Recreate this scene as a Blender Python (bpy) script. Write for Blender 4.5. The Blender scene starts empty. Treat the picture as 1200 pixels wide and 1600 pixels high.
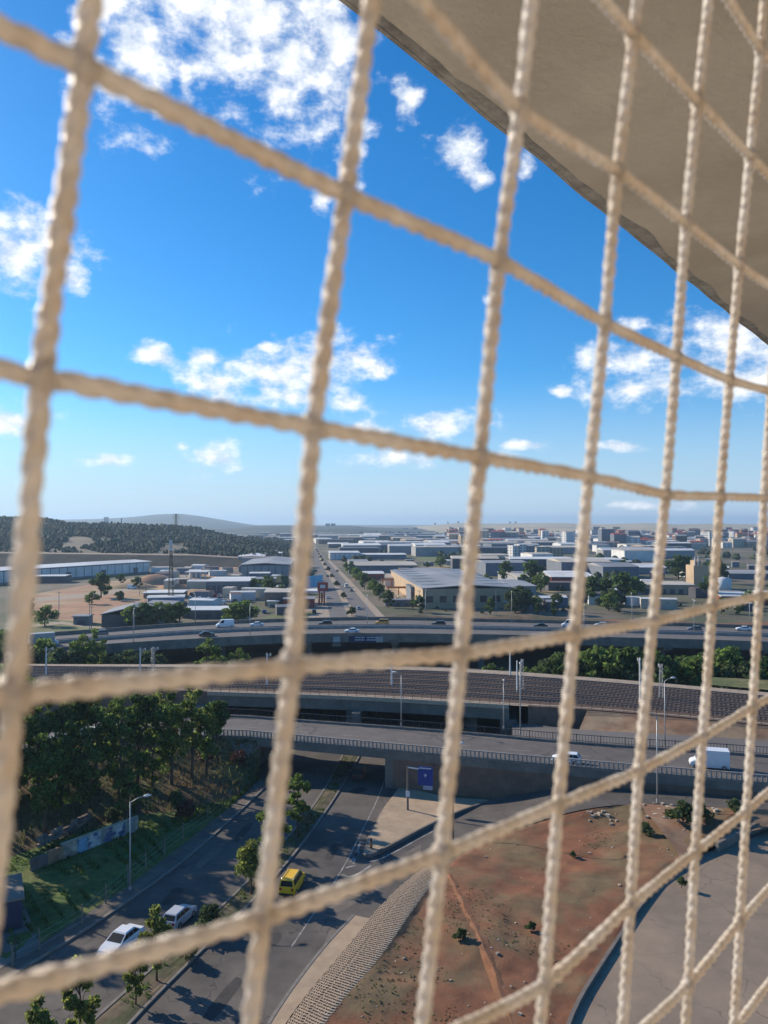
import bpy, math, random
import numpy as np
from mathutils import Vector, Matrix, noise
R = math.radians
random.seed(7); np.random.seed(7)
scene = bpy.context.scene
COL = scene.collection

# ------------------------------------------------------------------ camera
F = 1202.0; CAMZ = 40.0; PITCH = math.atan(15 / F)
cd = bpy.data.cameras.new('camera')
cam = bpy.data.objects.new('camera', cd); COL.objects.link(cam)
cd.sensor_fit = 'VERTICAL'; cd.sensor_height = 36; cd.sensor_width = 27
cd.lens = F / 1600 * 36
cd.clip_start = 0.01; cd.clip_end = 40000
cd.dof.use_dof = True; cd.dof.focus_distance = 150; cd.dof.aperture_fstop = 16
cam.location = (0, 0, CAMZ); cam.rotation_euler = (R(90) + PITCH, 0, 0)
scene.camera = cam

def ray(x, y):
    dx, dy, dz = (x - 600) / F, 1.0, (800 - y) / F
    c, s = math.cos(PITCH), math.sin(PITCH)
    return Vector((dx, dy * c - dz * s, dy * s + dz * c))
def P(x, y, z=0.0):
    """point of the photograph on the level z"""
    d = ray(x, y); t = (z - CAMZ) / d.z
    return Vector((d.x * t, d.y * t, z))
def PD(x, y, D):
    d = ray(x, y); t = D / d.y
    return Vector((d.x * t, D, CAMZ + d.z * t))

# ------------------------------------------------------------------ sky, sun, exposure
SUN_AZ = R(-58); SUN_EL = R(25)
w = bpy.data.worlds.new('World'); scene.world = w; w.use_nodes = True
nt = w.node_tree; nt.nodes.clear()
def N(t, tree=None, **kw):
    n = (tree or nt).nodes.new(t)
    for k, v in kw.items(): setattr(n, k, v)
    return n
def mth(op, a, b=None, c=None, tree=None, clamp=False):
    t = tree or nt
    n = t.nodes.new('ShaderNodeMath'); n.operation = op; n.use_clamp = clamp
    for i, v in enumerate((a, b, c)):
        if v is None: continue
        if isinstance(v, (int, float)): n.inputs[i].default_value = v
        else: t.links.new(v, n.inputs[i])
    return n.outputs[0]
sky = N('ShaderNodeTexSky', sky_type='NISHITA', sun_disc=False, sun_elevation=SUN_EL, sun_rotation=SUN_AZ,
        altitude=300, air_density=1.0, dust_density=0.4, ozone_density=2.0)
tc = N('ShaderNodeTexCoord')
sep = N('ShaderNodeSeparateXYZ'); nt.links.new(tc.outputs['Generated'], sep.inputs[0])
az = mth('ARCTAN2', sep.outputs[0], sep.outputs[1]); el = mth('ARCSINE', sep.outputs[2])
comb = N('ShaderNodeCombineXYZ'); nt.links.new(az, comb.inputs[0]); nt.links.new(el, comb.inputs[1])
# broad noise breaks the outline of every cloud
def fbm(scale, detail, vec, off=(0, 0, 0), rough=.6):
    mp = N('ShaderNodeMapping'); mp.inputs['Location'].default_value = off; mp.inputs['Scale'].default_value = (1, 1.5, 1)
    nt.links.new(vec, mp.inputs[0])
    n = N('ShaderNodeTexNoise'); n.inputs['Scale'].default_value = scale; n.inputs['Detail'].default_value = detail
    n.inputs['Roughness'].default_value = rough
    nt.links.new(mp.outputs[0], n.inputs['Vector']); return n.outputs[0]
n1 = fbm(22, 9, comb.outputs[0]); n2 = fbm(9, 4, comb.outputs[0], (3.1, 1.7, 0))
CLOUDS = [(380,40,120,60),(450,75,80,75),(520,70,50,80),(300,5,120,35),(200,60,55,65),(240,110,38,38),(290,132,14,22),
 (25,385,60,45),(110,432,22,18),(712,232,38,20),(752,280,18,13),(640,150,20,18),(820,258,14,12),(560,215,14,40),
 (245,556,28,15),(322,558,22,12),(345,600,60,28),(430,588,75,40),(515,562,65,38),(585,578,26,16),(540,632,34,18),(470,620,70,18),
 (570,672,34,20),(690,665,58,20),(620,715,56,14),(780,715,30,9),(820,695,28,8),(330,715,36,20),(285,697,14,7),(172,718,30,11),
 (15,655,32,20),(1135,540,80,42),(1000,605,62,22),(960,563,48,24),(1175,595,55,26),(878,612,12,8),(965,696,36,8),(990,505,18,9),
 (1020,790,50,6),(500,310,14,16),(770,470,10,8),(415,542,14,8)]
mask = None
for (cx, cy, rx, ry) in CLOUDS:
    d = ray(cx, cy).normalized()
    a0, e0 = math.atan2(d.x, d.y), math.asin(d.z)
    sx, sy = F / rx / (1 + (cx-600)**2/F**2), F / ry / (1 + ((cy-815)/F)**2)
    vm = N('ShaderNodeVectorMath', operation='MULTIPLY_ADD')
    vm.inputs[1].default_value = (sx, sy, 0); vm.inputs[2].default_value = (-a0 * sx, -e0 * sy, 0)
    nt.links.new(comb.outputs[0], vm.inputs[0])
    ln = N('ShaderNodeVectorMath', operation='LENGTH'); nt.links.new(vm.outputs[0], ln.inputs[0])
    m = mth('SUBTRACT', 1.50, ln.outputs['Value'])
    mask = m if mask is None else mth('SMOOTH_MAX', mask, m, .35)
# beyond the picture: the same scattered fair-weather cloud
aabs = mth('ABSOLUTE', az)
outside = mth('MAXIMUM', mth('MULTIPLY', mth('SUBTRACT', aabs, .50), 8), mth('MULTIPLY', mth('SUBTRACT', el, .68), 8))
outside = mth('MINIMUM', outside, 1, clamp=True)
gen = mth('SUBTRACT', mth('MULTIPLY', n2, 6.0), 3.6)
mask = mth('MAXIMUM', mask, mth('SUBTRACT', mth('MULTIPLY', mth('ADD', gen, 2), outside), 2))
mask = mth('MAXIMUM', mask, -1.5)
dens = mth('ADD', mask, mth('MULTIPLY', mth('SUBTRACT', n1, .50), 4.2))
mr = N('ShaderNodeMapRange', interpolation_type='SMOOTHSTEP'); mr.inputs['From Min'].default_value = .05; mr.inputs['From Max'].default_value = 1.6
nt.links.new(dens, mr.inputs['Value'])
cover = mth('MULTIPLY', mr.outputs[0], .97)
# whiter where thin towards the sun and upwards, bluish grey in the body
n3 = fbm(22, 9, comb.outputs[0], (.012, -.016, 0))
shade = mth('ADD', mth('MULTIPLY', mth('SUBTRACT', n1, n3), 2.6), .66, clamp=True)
cr = N('ShaderNodeMix', data_type='RGBA'); cr.inputs[6].default_value = (4.0, 5.0, 6.6, 1); cr.inputs[7].default_value = (9.0, 9.1, 9.2, 1)
nt.links.new(shade, cr.inputs[0])
hs = N('ShaderNodeHueSaturation'); hs.inputs['Saturation'].default_value = 1.16; hs.inputs['Value'].default_value = 1.0
tint = N('ShaderNodeMix', data_type='RGBA', blend_type='MULTIPLY'); tint.inputs[0].default_value = 1; tint.inputs[7].default_value = (.64, .97, 1.27, 1)
nt.links.new(sky.outputs[0], tint.inputs[6]); nt.links.new(tint.outputs[2], hs.inputs['Color'])
veil = N('ShaderNodeMapRange', interpolation_type='SMOOTHSTEP'); veil.inputs['From Min'].default_value = .20; veil.inputs['From Max'].default_value = -.02; veil.inputs['To Max'].default_value = .9
nt.links.new(mth('ADD', el, mth('MULTIPLY', mth('SUBTRACT', n2, .5), .02)), veil.inputs['Value'])
vmix = N('ShaderNodeMix', data_type='RGBA'); nt.links.new(veil.outputs[0], vmix.inputs[0]); nt.links.new(hs.outputs[0], vmix.inputs[6]); vmix.inputs[7].default_value = (4.3, 5.5, 7.0, 1)
mx = N('ShaderNodeMix', data_type='RGBA')
nt.links.new(cover, mx.inputs[0]); nt.links.new(vmix.outputs[2], mx.inputs[6]); nt.links.new(cr.outputs[2], mx.inputs[7])
bg = N('ShaderNodeBackground'); bg.inputs['Strength'].default_value = 0.1
nt.links.new(mx.outputs[2], bg.inputs['Color'])
wo = N('ShaderNodeOutputWorld'); nt.links.new(bg.outputs[0], wo.inputs[0])

ld = bpy.data.lights.new('sun', 'SUN'); ld.energy = 5.0; ld.angle = R(.5); ld.color = (1, .87, .70)
sun = bpy.data.objects.new('sun', ld); COL.objects.link(sun)
SV = Vector((math.sin(SUN_AZ) * math.cos(SUN_EL), math.cos(SUN_AZ) * math.cos(SUN_EL), math.sin(SUN_EL)))
sun.rotation_euler = SV.to_track_quat('Z', 'Y').to_euler(); sun.location = (0, 0, 300)
vs = scene.view_settings; vs.view_transform = 'Standard'; vs.look = 'None'; vs.gamma = 1; vs.exposure = 0.38
vs.use_curve_mapping = False
scene.render.engine = 'CYCLES'
scene.cycles.use_denoising = True; scene.cycles.max_bounces = 4; scene.cycles.diffuse_bounces = 2
scene.cycles.volume_bounces = 0; scene.cycles.transparent_max_bounces = 6; scene.cycles.caustics_reflective = False

# ------------------------------------------------------------------ materials
MATS = {}
def mat(name, col, rough=.85, var=.25, scale=1.0, bump=0.0, bscale=None, spec=.3, metal=0, col2=None, world=True,
        island=0.0, transl=0.0, big=None, cut=(.42, .58)):
    if name in MATS: return MATS[name]
    m = bpy.data.materials.new(name); m.use_nodes = True; t = m.node_tree
    b = t.nodes['Principled BSDF']; out = t.nodes['Material Output']
    b.inputs['Roughness'].default_value = rough; b.inputs['Metallic'].default_value = metal
    b.inputs['Specular IOR Level'].default_value = spec
    if world: v = t.nodes.new('ShaderNodeNewGeometry').outputs['Position']
    else: v = t.nodes.new('ShaderNodeTexCoord').outputs['Object']
    def noise_(s, d=6):
        n = t.nodes.new('ShaderNodeTexNoise'); n.inputs['Scale'].default_value = s; n.inputs['Detail'].default_value = d
        n.inputs['Roughness'].default_value = .62
        t.links.new(v, n.inputs['Vector']); return n.outputs[0]
    def mixc(fac, a, bb, blend='MIX'):
        x = t.nodes.new('ShaderNodeMix'); x.data_type = 'RGBA'; x.blend_type = blend
        for i, q in ((0, fac), (6, a), (7, bb)):
            if hasattr(q, 'links') or hasattr(q, 'is_linked'): t.links.new(q, x.inputs[i])
            elif isinstance(q, (int, float)): x.inputs[i].default_value = q
            else: x.inputs[i].default_value = (*q, 1)
        return x.outputs[2]
    c = tuple(col)
    na = noise_(scale)
    lo = tuple(q * (1 - var) for q in c); hi = tuple(min(1, q * (1 + var)) for q in c)
    mrr = t.nodes.new('ShaderNodeMapRange'); mrr.inputs[1].default_value = .3; mrr.inputs[2].default_value = .7
    t.links.new(na, mrr.inputs[0])
    cc = mixc(mrr.outputs[0], lo, hi)
    if col2:
        m2 = t.nodes.new('ShaderNodeMapRange'); m2.inputs[1].default_value = cut[0]; m2.inputs[2].default_value = cut[1]
        t.links.new(noise_(big or scale * .23, 5), m2.inputs[0])
        cc = mixc(m2.outputs[0], cc, mixc(mrr.outputs[0], tuple(q * (1 - var) for q in col2), tuple(min(1, q * (1 + var)) for q in col2)))
    if island:
        g = t.nodes.new('ShaderNodeNewGeometry')
        ii = t.nodes.new('ShaderNodeMapRange'); ii.inputs[3].default_value = 1 - island; ii.inputs[4].default_value = 1 + island
        t.links.new(g.outputs['Random Per Island'], ii.inputs[0])
        hv = t.nodes.new('ShaderNodeHueSaturation'); t.links.new(ii.outputs[0], hv.inputs['Value'])
        t.links.new(cc, hv.inputs['Color']); cc = hv.outputs[0]
    t.links.new(cc, b.inputs['Base Color'])
    if bump:
        bn = t.nodes.new('ShaderNodeBump'); bn.inputs['Strength'].default_value = bump; bn.inputs['Distance'].default_value = .05
        t.links.new(noise_(bscale or scale * 4, 3), bn.inputs['Height']); t.links.new(bn.outputs[0], b.inputs['Normal'])
    if transl:
        tr = t.nodes.new('ShaderNodeBsdfTranslucent'); t.links.new(cc, tr.inputs[0])
        ms = t.nodes.new('ShaderNodeMixShader'); ms.inputs[0].default_value = transl
        t.links.new(b.outputs[0], ms.inputs[1]); t.links.new(tr.outputs[0], ms.inputs[2]); t.links.new(ms.outputs[0], out.inputs[0])
    MATS[name] = m; return m

def add_wear(name, kind, **k):
    """tar seams / wheel tracks / windows added to an existing material's colour"""
    m = MATS[name]; t = m.node_tree; b = t.nodes['Principled BSDF']
    src = b.inputs['Base Color'].links[0].from_socket
    g = t.nodes.new('ShaderNodeNewGeometry')
    if kind == 'crack':
        vo = t.nodes.new('ShaderNodeTexVoronoi'); vo.feature = 'DISTANCE_TO_EDGE'; vo.inputs['Scale'].default_value = k.get('scale', .12)
        ns = t.nodes.new('ShaderNodeTexNoise'); ns.inputs['Scale'].default_value = .6
        t.links.new(g.outputs['Position'], ns.inputs['Vector'])
        ad = t.nodes.new('ShaderNodeVectorMath'); ad.operation = 'MULTIPLY_ADD'; ad.inputs[1].default_value = (2.5, 2.5, 0)
        t.links.new(ns.outputs['Color'], ad.inputs[0]); t.links.new(g.outputs['Position'], ad.inputs[2])
        t.links.new(ad.outputs[0], vo.inputs['Vector'])
        f = mth('LESS_THAN', vo.outputs['Distance'], k.get('w', .006), tree=t)
        col = k.get('col', (.03, .03, .03)); f = mth('MULTIPLY', f, k.get('fac', .6), tree=t)
    elif kind == 'windows':
        sp = t.nodes.new('ShaderNodeSeparateXYZ'); t.links.new(g.outputs['Position'], sp.inputs[0])
        sn = t.nodes.new('ShaderNodeSeparateXYZ'); t.links.new(g.outputs['Normal'], sn.inputs[0])
        fz = mth('FRACT', mth('DIVIDE', sp.outputs[2], 3.0, tree=t), tree=t)
        fx = mth('FRACT', mth('DIVIDE', mth('ADD', sp.outputs[0], mth('MULTIPLY', sp.outputs[1], .83, tree=t), tree=t), k.get('px', 4.0), tree=t), tree=t)
        a = mth('MULTIPLY', mth('GREATER_THAN', fz, .38, tree=t), mth('LESS_THAN', fz, .85, tree=t), tree=t)
        c = mth('GREATER_THAN', fx, k.get('duty', .5), tree=t)
        up = mth('LESS_THAN', mth('ABSOLUTE', sn.outputs[2], tree=t), .5, tree=t)
        f = mth('MULTIPLY', mth('MULTIPLY', a, c, tree=t), up, tree=t)
        f = mth('MULTIPLY', f, k.get('fac', .75), tree=t); col = (.05, .06, .08)
    x = t.nodes.new('ShaderNodeMix'); x.data_type = 'RGBA'; t.links.new(f, x.inputs[0]); t.links.new(src, x.inputs[6]); x.inputs[7].default_value = (*col, 1)
    t.links.new(x.outputs[2], b.inputs['Base Color'])

mat('asphalt', (.088, .078, .070), .85, .25, .35, .25, 9, col2=(.122, .105, .09), big=.06); add_wear('asphalt', 'crack', scale=.11, fac=.5)
mat('asphalt_bridge', (.118, .102, .090), .85, .15, .4, .2, 9, col2=(.138, .12, .106), big=.05); add_wear('asphalt_bridge', 'crack', scale=.07, w=.008, fac=.55)
mat('asphalt_far', (.148, .135, .125), .85, .15, .12)
mat('paint', (.36, .34, .31), .7, .25, 2.0, col2=(.20, .19, .175), big=.8)
mat('pavement', (.155, .128, .104), .9, .25, .8, .3, 8, col2=(.115, .095, .075), big=.25)
mat('kerb', (.20, .18, .155), .9, .25, 1.2, .3)
mat('sand', (.43, .315, .21), .95, .18, .5, .35, 5, col2=(.36, .275, .19), big=.1)
mat('median_dirt', (.14, .105, .07), .95, .35, .9, .5, 6, col2=(.07, .075, .035), big=.25)
mat('earth', (.20, .086, .044), .95, .3, .45, .7, 4, col2=(.16, .112, .058), big=.16, cut=(.44, .62))
mat('earth_orange', (.27, .118, .055), .95, .25, .7, .7, 4, col2=(.215, .105, .055), big=.3)
mat('earth_dry', (.30, .215, .135), .95, .25, .4, .5, 4, col2=(.24, .135, .08), big=.15)
mat('yard', (.275, .208, .148), .9, .18, .22, .25, 5, col2=(.225, .172, .125), big=.07); add_wear('yard', 'crack', scale=.13, w=.004, fac=.35)
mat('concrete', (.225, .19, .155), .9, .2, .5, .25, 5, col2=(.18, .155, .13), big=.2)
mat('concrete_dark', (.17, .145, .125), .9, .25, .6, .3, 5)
mat('concrete_pale', (.44, .345, .25), .9, .22, 2.5, .3, 9)
mat('wall_brown', (.20, .125, .088), .9, .25, .5, .3, 5)
mat('ballast', (.075, .050, .038), .95, .35, 1.5, .6, 8, col2=(.10, .064, .046), big=.1)
mat('gravel_path', (.34, .27, .20), .95, .25, .8, .4)
mat('sleeper', (.36, .28, .22), .85, .2, 1.5)
mat('rail', (.19, .145, .12), .5, .2, 2, metal=.3)
mat('galv', (.42, .42, .41), .5, .15, 2, metal=.4)
mat('lamp_white', (.75, .74, .70), .5, .1, 2)
mat('dark_metal', (.06, .06, .065), .5, .2, 2, metal=.3)
mat('railing', (.20, .18, .165), .7, .25, 1.5)
mat('balus', (.33, .295, .26), .85, .25, 1.5)
mat('barrier', (.30, .28, .26), .8, .2, .6)
mat('grass', (.07, .115, .026), .95, .35, 1.2, .5, 6, col2=(.12, .135, .035), big=.22)
mat('grass_dry', (.17, .15, .06), .95, .3, .6, .5, 5, col2=(.10, .12, .04), big=.1)
mat('slope', (.10, .105, .045), .95, .35, .8, .6, 5, col2=(.14, .09, .05), big=.12)
mat('blade', (.10, .155, .036), .8, .3, .6, island=.4, transl=.5)
mat('ground', (.165, .135, .098), .95, .3, .035, .2, 1, col2=(.09, .095, .05), big=.011, cut=(.44, .56))
mat('ground_near', (.16, .13, .09), .95, .3, .3, .4, 4, col2=(.10, .095, .045), big=.08)
mat('field_dry', (.34, .245, .14), .95, .25, .06, .3, 1, col2=(.36, .19, .11), big=.018)
mat('field_green', (.11, .15, .05), .95, .25, .06, col2=(.16, .16, .07), big=.02)
mat('field_ochre', (.32, .25, .13), .95, .2, .05)
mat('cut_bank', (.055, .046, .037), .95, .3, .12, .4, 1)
mat('cut_orange', (.42, .24, .145), .95, .2, .05, .3, 1)
mat('hill', (.20, .165, .12), .95, .3, .02, col2=(.11, .10, .06), big=.012)
mat('far_hill', (.028, .042, .042), .95, .3, .003, col2=(.05, .058, .05), big=.0015)
mat('tan_hill', (.44, .35, .21), .95, .15, .004, col2=(.34, .29, .17), big=.0012)
mat('bark', (.09, .065, .045), .95, .3, 3, .5)
for nm, c, tr in (('leaf_dark', (.085, .14, .036), .52), ('leaf_mid', (.13, .195, .045), .55), ('leaf_light', (.20, .235, .06), .55),
                  ('leaf_silver', (.17, .20, .12), .3), ('leaf_bush', (.09, .125, .045), .35), ('leaf_red', (.11, .05, .035), .25)):
    mat(nm, c, .75, .3, .5, island=.6, transl=tr)
mat('conifer', (.055, .07, .042), .9, .3, .08, island=.5)
mat('far_tree', (.045, .062, .03), .9, .3, .05, island=.4)
mat('cord', (.87, .81, .735), .30, .14, 260, .4, 2200, spec=.7, transl=.32, col2=(.80, .70, .58), big=60)
mat('soffit', (.76, .735, .70), .95, .06, 3, .2, 40, col2=(.66, .635, .60), big=1.4)
mat('flashing', (.50, .51, .52), .5, .35, 12, .4, 30, metal=.15)
mat('facade', (.44, .37, .30), .9, .08, 1, .1, 30)
# ------------------------------------------------------------------ mesh helpers
class MB:
    def __init__(s): s.v = []; s.f = []
    def add(s, vs_, fs):
        o = len(s.v); s.v += [tuple(q) for q in vs_]; s.f += [tuple(i + o for i in f) for f in fs]
    def box(s, cx, cy, cz, sx, sy, sz, rz=0, M_=None):
        c, n = math.cos(rz), math.sin(rz); vv = []
        for dx, dy, dz in ((-1,-1,-1),(1,-1,-1),(1,1,-1),(-1,1,-1),(-1,-1,1),(1,-1,1),(1,1,1),(-1,1,1)):
            x, y, z = dx * sx / 2, dy * sy / 2, dz * sz / 2
            p = Vector((cx + x * c - y * n, cy + x * n + y * c, cz + z))
            vv.append(M_ @ p if M_ else p)
        s.add(vv, [(0,3,2,1),(4,5,6,7),(0,1,5,4),(1,2,6,5),(2,3,7,6),(3,0,4,7)])
    def prism(s, pts, z0, z1):
        n = len(pts)
        area = sum(pts[i][0] * pts[(i+1) % n][1] - pts[(i+1) % n][0] * pts[i][1] for i in range(n))
        if area < 0: pts = pts[::-1]
        s.add([(p[0], p[1], z0) for p in pts] + [(p[0], p[1], z1) for p in pts],
              [tuple(range(n - 1, -1, -1)), tuple(range(n, 2 * n))] + [(i, (i+1) % n, n + (i+1) % n, n + i) for i in range(n)])
    def tube(s, pts, rad, n=8, caps=True):
        pts = [Vector(p) for p in pts]; m = len(pts)
        if isinstance(rad, (int, float)): rad = [rad] * m
        base = len(s.v)
        for i, p in enumerate(pts):
            d = (pts[min(i+1, m-1)] - pts[max(i-1, 0)]).normalized()
            a = Vector((1, 0, 0)) if abs(d.x) < .8 else Vector((0, 1, 0))
            u = d.cross(a).normalized(); q = d.cross(u)
            for k in range(n):
                t = 2 * math.pi * k / n
                s.v.append(tuple(p + (u * math.cos(t) + q * math.sin(t)) * rad[i]))
        for i in range(m - 1):
            for k in range(n):
                a, b = base + i * n + k, base + i * n + (k + 1) % n
                s.f.append((a, b, b + n, a + n))
        if caps:
            s.f.append(tuple(base + k for k in range(n - 1, -1, -1))); s.f.append(tuple(base + (m-1) * n + k for k in range(n)))
    def strip(s, A, B, n=1, nz=0, ns=.3, seed=0, up=True):
        """ruled sheet between polylines of equal length"""
        rows = []
        for i in range(len(A)):
            r = []
            for j in range(n + 1):
                p = A[i].lerp(B[i], j / n)
                if nz and 0 < j < n: p = p + Vector((0, 0, nz * noise.fractal(Vector((p.x * ns, p.y * ns, seed)), 1, 2, 4)))
                r.append(p)
            rows.append(r)
        o = len(s.v); k = n + 1
        for r in rows: s.v += [tuple(p) for p in r]
        for i in range(len(A) - 1):
            for j in range(n):
                q = [o + i*k + j, o + i*k + j + 1, o + (i+1)*k + j + 1, o + (i+1)*k + j]
                a, b, c = (Vector(s.v[q[t]]) for t in (0, 1, 2))
                nn = (b - a).cross(c - a)
                if up and nn.z < 0: q = q[::-1]
                s.f.append(tuple(q))
    def mesh(s, name, material=None, smooth=False):
        me = bpy.data.meshes.new(name); me.from_pydata(s.v, [], s.f); me.update()
        if material: me.materials.append(MATS[material] if isinstance(material, str) else material)
        if smooth: me.polygons.foreach_set('use_smooth', [True] * len(me.polygons))
        return me
    def build(s, name, material, parent=None, smooth=False, kind=None, loc=None):
        return link(name, s.mesh(name, material, smooth), parent, kind, loc)
def link(name, me, parent=None, kind=None, loc=None, rz=0, sc=None):
    o = bpy.data.objects.new(name, me); COL.objects.link(o)
    if parent is not None: o.parent = parent
    if loc is not None: o.location = loc
    if rz: o.rotation_euler = (0, 0, rz)
    if sc is not None: o.scale = sc if hasattr(sc, '__len__') else (sc, sc, sc)
    if kind: o['kind'] = kind
    return o
def tag(o, label, cat, group=None):
    o['label'] = label; o['category'] = cat
    if group: o['group'] = group
    return o
def thing(name, label, cat, loc=(0, 0, 0), rz=0, group=None, sc=None):
    return tag(link(name, None, None, None, loc, rz, sc), label, cat, group)
def resample(pts, n):
    pts = [Vector(p) for p in pts]
    d = [0]
    for a, b in zip(pts, pts[1:]): d.append(d[-1] + (b - a).length)
    out = []
    for i in range(n):
        t = d[-1] * i / (n - 1); k = 0
        while k < len(d) - 2 and d[k+1] < t: k += 1
        u = (t - d[k]) / max(1e-9, d[k+1] - d[k]); out.append(pts[k].lerp(pts[k+1], min(1, u)))
    return out
def smooth_poly(pts, it=2):
    pts = [Vector(p) for p in pts]
    for _ in range(it):
        q = [pts[0]]
        for a, b in zip(pts, pts[1:]): q += [a.lerp(b, .25), a.lerp(b, .75)]
        q.append(pts[-1]); pts = q
    return pts
def pl(px, z=0.0, n=None, sm=True):
    pts = [P(*(p if len(p) == 3 else (p[0], p[1], z))) for p in px]
    if sm: pts = smooth_poly(pts)
    return resample(pts, n) if n else pts
def zoff(pts, dz): return [p + Vector((0, 0, dz)) for p in pts]
def offset(pts, d):
    """shift a polyline to its right (seen from above) by d"""
    out = []
    for i, p in enumerate(pts):
        t = pts[min(i+1, len(pts)-1)] - pts[max(i-1, 0)]; t.z = 0; t.normalize()
        out.append(p + Vector((t.y, -t.x, 0)) * d)
    return out
def wall_between(mb, pts, z0, z1, th):
    """closed wall of thickness th along a polyline; z0/z1 numbers or lists"""
    A = offset(pts, -th / 2); B = offset(pts, th / 2); n = len(pts)
    za = z0 if hasattr(z0, '__len__') else [z0] * n; zb = z1 if hasattr(z1, '__len__') else [z1] * n
    V = []
    for i in range(n):
        V += [(A[i].x, A[i].y, za[i]), (B[i].x, B[i].y, za[i]), (B[i].x, B[i].y, zb[i]), (A[i].x, A[i].y, zb[i])]
    Fc = [(0, 1, 2, 3), tuple(4*(n-1) + k for k in (3, 2, 1, 0))]
    for i in range(n - 1):
        for k in range(4):
            a, b = 4*i + k, 4*i + (k+1) % 4
            Fc.append((a, a + 4, b + 4, b))
    mb.add(V, Fc)
def yaw(v): return math.atan2(v.y, v.x)
def head(px0, px1, z=0):
    a, b = P(*px0, z), P(*px1, z); return yaw(b - a)
def structure(name, mb, m, smooth=False):
    o = mb.build(name, m, None, smooth); o['kind'] = 'structure'; return o
# ------------------------------------------------------------------ ground
def ground_z(x, y):
    def sm(a, b, t):
        t = max(0, min(1, (t - a) / (b - a))); return t * t * (3 - 2 * t)
    return -.06 - 2.6 * sm(176, 186, y) * (1 - sm(222, 252, y)) - 25 * sm(8000, 16000, y)
mb = MB()
ys = [-200, -50, 0, 40, 80, 120, 150, 170, 176, 180, 183, 186, 200, 222, 230, 237, 244, 252, 270, 320, 400, 600, 900, 1400, 2200, 3500, 5500, 9000, 16000]
xs = [-12000, -6000, -3000, -1500, -800, -400, -250, -150, -100, -60, -30, 0, 30, 60, 100, 150, 250, 400, 800, 1500, 3000, 6000, 12000]
rows = [[Vector((x, y, ground_z(x, y))) for x in xs] for y in ys]
k = len(xs)
mb.v = [tuple(p) for r in rows for p in r]
mb.f = [(i*k+j, i*k+j+1, (i+1)*k+j+1, (i+1)*k+j) for i in range(len(ys)-1) for j in range(k-1)]
structure('ground', mb, 'ground')

# ------------------------------------------------------------------ near road, kerbs, island
LE = [(-330,1790),(-150,1640),(0,1538),(83,1487),(183,1422),(240,1382),(300,1337),(370,1273),(413,1232),(440,1200),(465,1172),(500,1120),(520,1080)]
ML = [(-260,1960),(140,1600),(337,1427),(393,1373),(493,1260),(533,1187),(560,1130),(575,1085)]
MR = [(-220,2080),(200,1600),(300,1500),(433,1370),(507,1273),(560,1187),(585,1130),(595,1085)]
RR = [(300,1960),(445,1600),(530,1500),(600,1410),(655,1360),(700,1335),(740,1295),(755,1262),(700,1247),(632,1228),(632,1190),(634,1130),(636,1085)]
mb = MB(); mb.strip(pl(LE, 0, 40), pl(RR, 0, 40), 6); structure('road', mb, 'asphalt')
# lane paint
def dash(mb, pts, wd, on, off, z=.006, start=0):
    pts = resample(pts, 400); L = sum((b - a).length for a, b in zip(pts, pts[1:])); acc = start; seg = []
    for a, b in zip(pts, pts[1:]):
        acc += (b - a).length
        if on is None or acc % (on + off) < on:
            t = (b - a).normalized(); q = Vector((t.y, -t.x, 0)) * wd / 2
            mb.add([a - q + Vector((0,0,z)), a + q + Vector((0,0,z)), b + q + Vector((0,0,z)), b - q + Vector((0,0,z))], [(0,1,2,3)])
mb = MB()
dash(mb, pl([(455,1480),(533,1363),(560,1310),(590,1250),(606,1205)]), .16, None, 0)
dash(mb, pl([(533,1366),(550,1372),(580,1352)]), .3, None, 0)
dash(mb, pl([(540,1356),(556,1352)]), .3, None, 0); dash(mb, pl([(547,1347),(561,1330)]), .25, None, 0); dash(mb, pl([(552,1350),(563,1315)]), .25, None, 0)
structure('road_markings', mb, 'paint')
mat('tar_patch', (.055, .05, .047), .9, .25, .8, .2, 9); mat('dust_patch', (.15, .128, .105), .95, .25, .5, .2, 7); rs0 = random.Random(4)
for nm_, m_, zz, lst in (('road_patch', 'tar_patch', .004, ((420,1470,3.2,1.8),(350,1560,6,1.2),(520,1330,5,1.1),(270,1400,4,1.4),(380,1300,6,1.0),(560,1235,3,1.6),(150,1500,3,1.6),(470,1400,1.2,1.2),(600,1370,4,1.0))), ('road_dust', 'dust_patch', .003, ((560,1400,9,1.8),(520,1470,8,1.2),(330,1335,7,1.3),(640,1335,7,1.5)))):
    for (x, y, l_, w2) in lst:
        mb = MB(); p = P(x, y, zz); a_ = head((433,1370), (507,1273)) + rs0.uniform(-.1, .1) if x < 545 else R(50); pts = []
        for k in range(14):
            t_ = 6.283 * k / 14; e_ = (abs(math.cos(t_))**.5 * math.copysign(1, math.cos(t_)) * l_ / 2 * rs0.uniform(.9, 1.1), abs(math.sin(t_))**.5 * math.copysign(1, math.sin(t_)) * w2 / 2 * rs0.uniform(.85, 1.15))
            pts.append((p.x + e_[0] * math.cos(a_) - e_[1] * math.sin(a_), p.y + e_[0] * math.sin(a_) + e_[1] * math.cos(a_), zz))
        mb.add(pts, [tuple(range(14))]); structure(nm_, mb, m_)
mb = MB(); a = pl(ML, 0, 50); b = pl(MR, 0, 50)
mb.strip(zoff(offset(a, .25), .10), zoff(offset(b, -.25), .10), 6, .12, .5, 3); structure('median_strip', mb, 'median_dirt')
mb = MB(); wall_between(mb, a, -.05, .15, .3); structure('kerb', mb, 'kerb')
mb = MB(); wall_between(mb, b, -.05, .15, .3); structure('kerb', mb, 'kerb')
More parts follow.
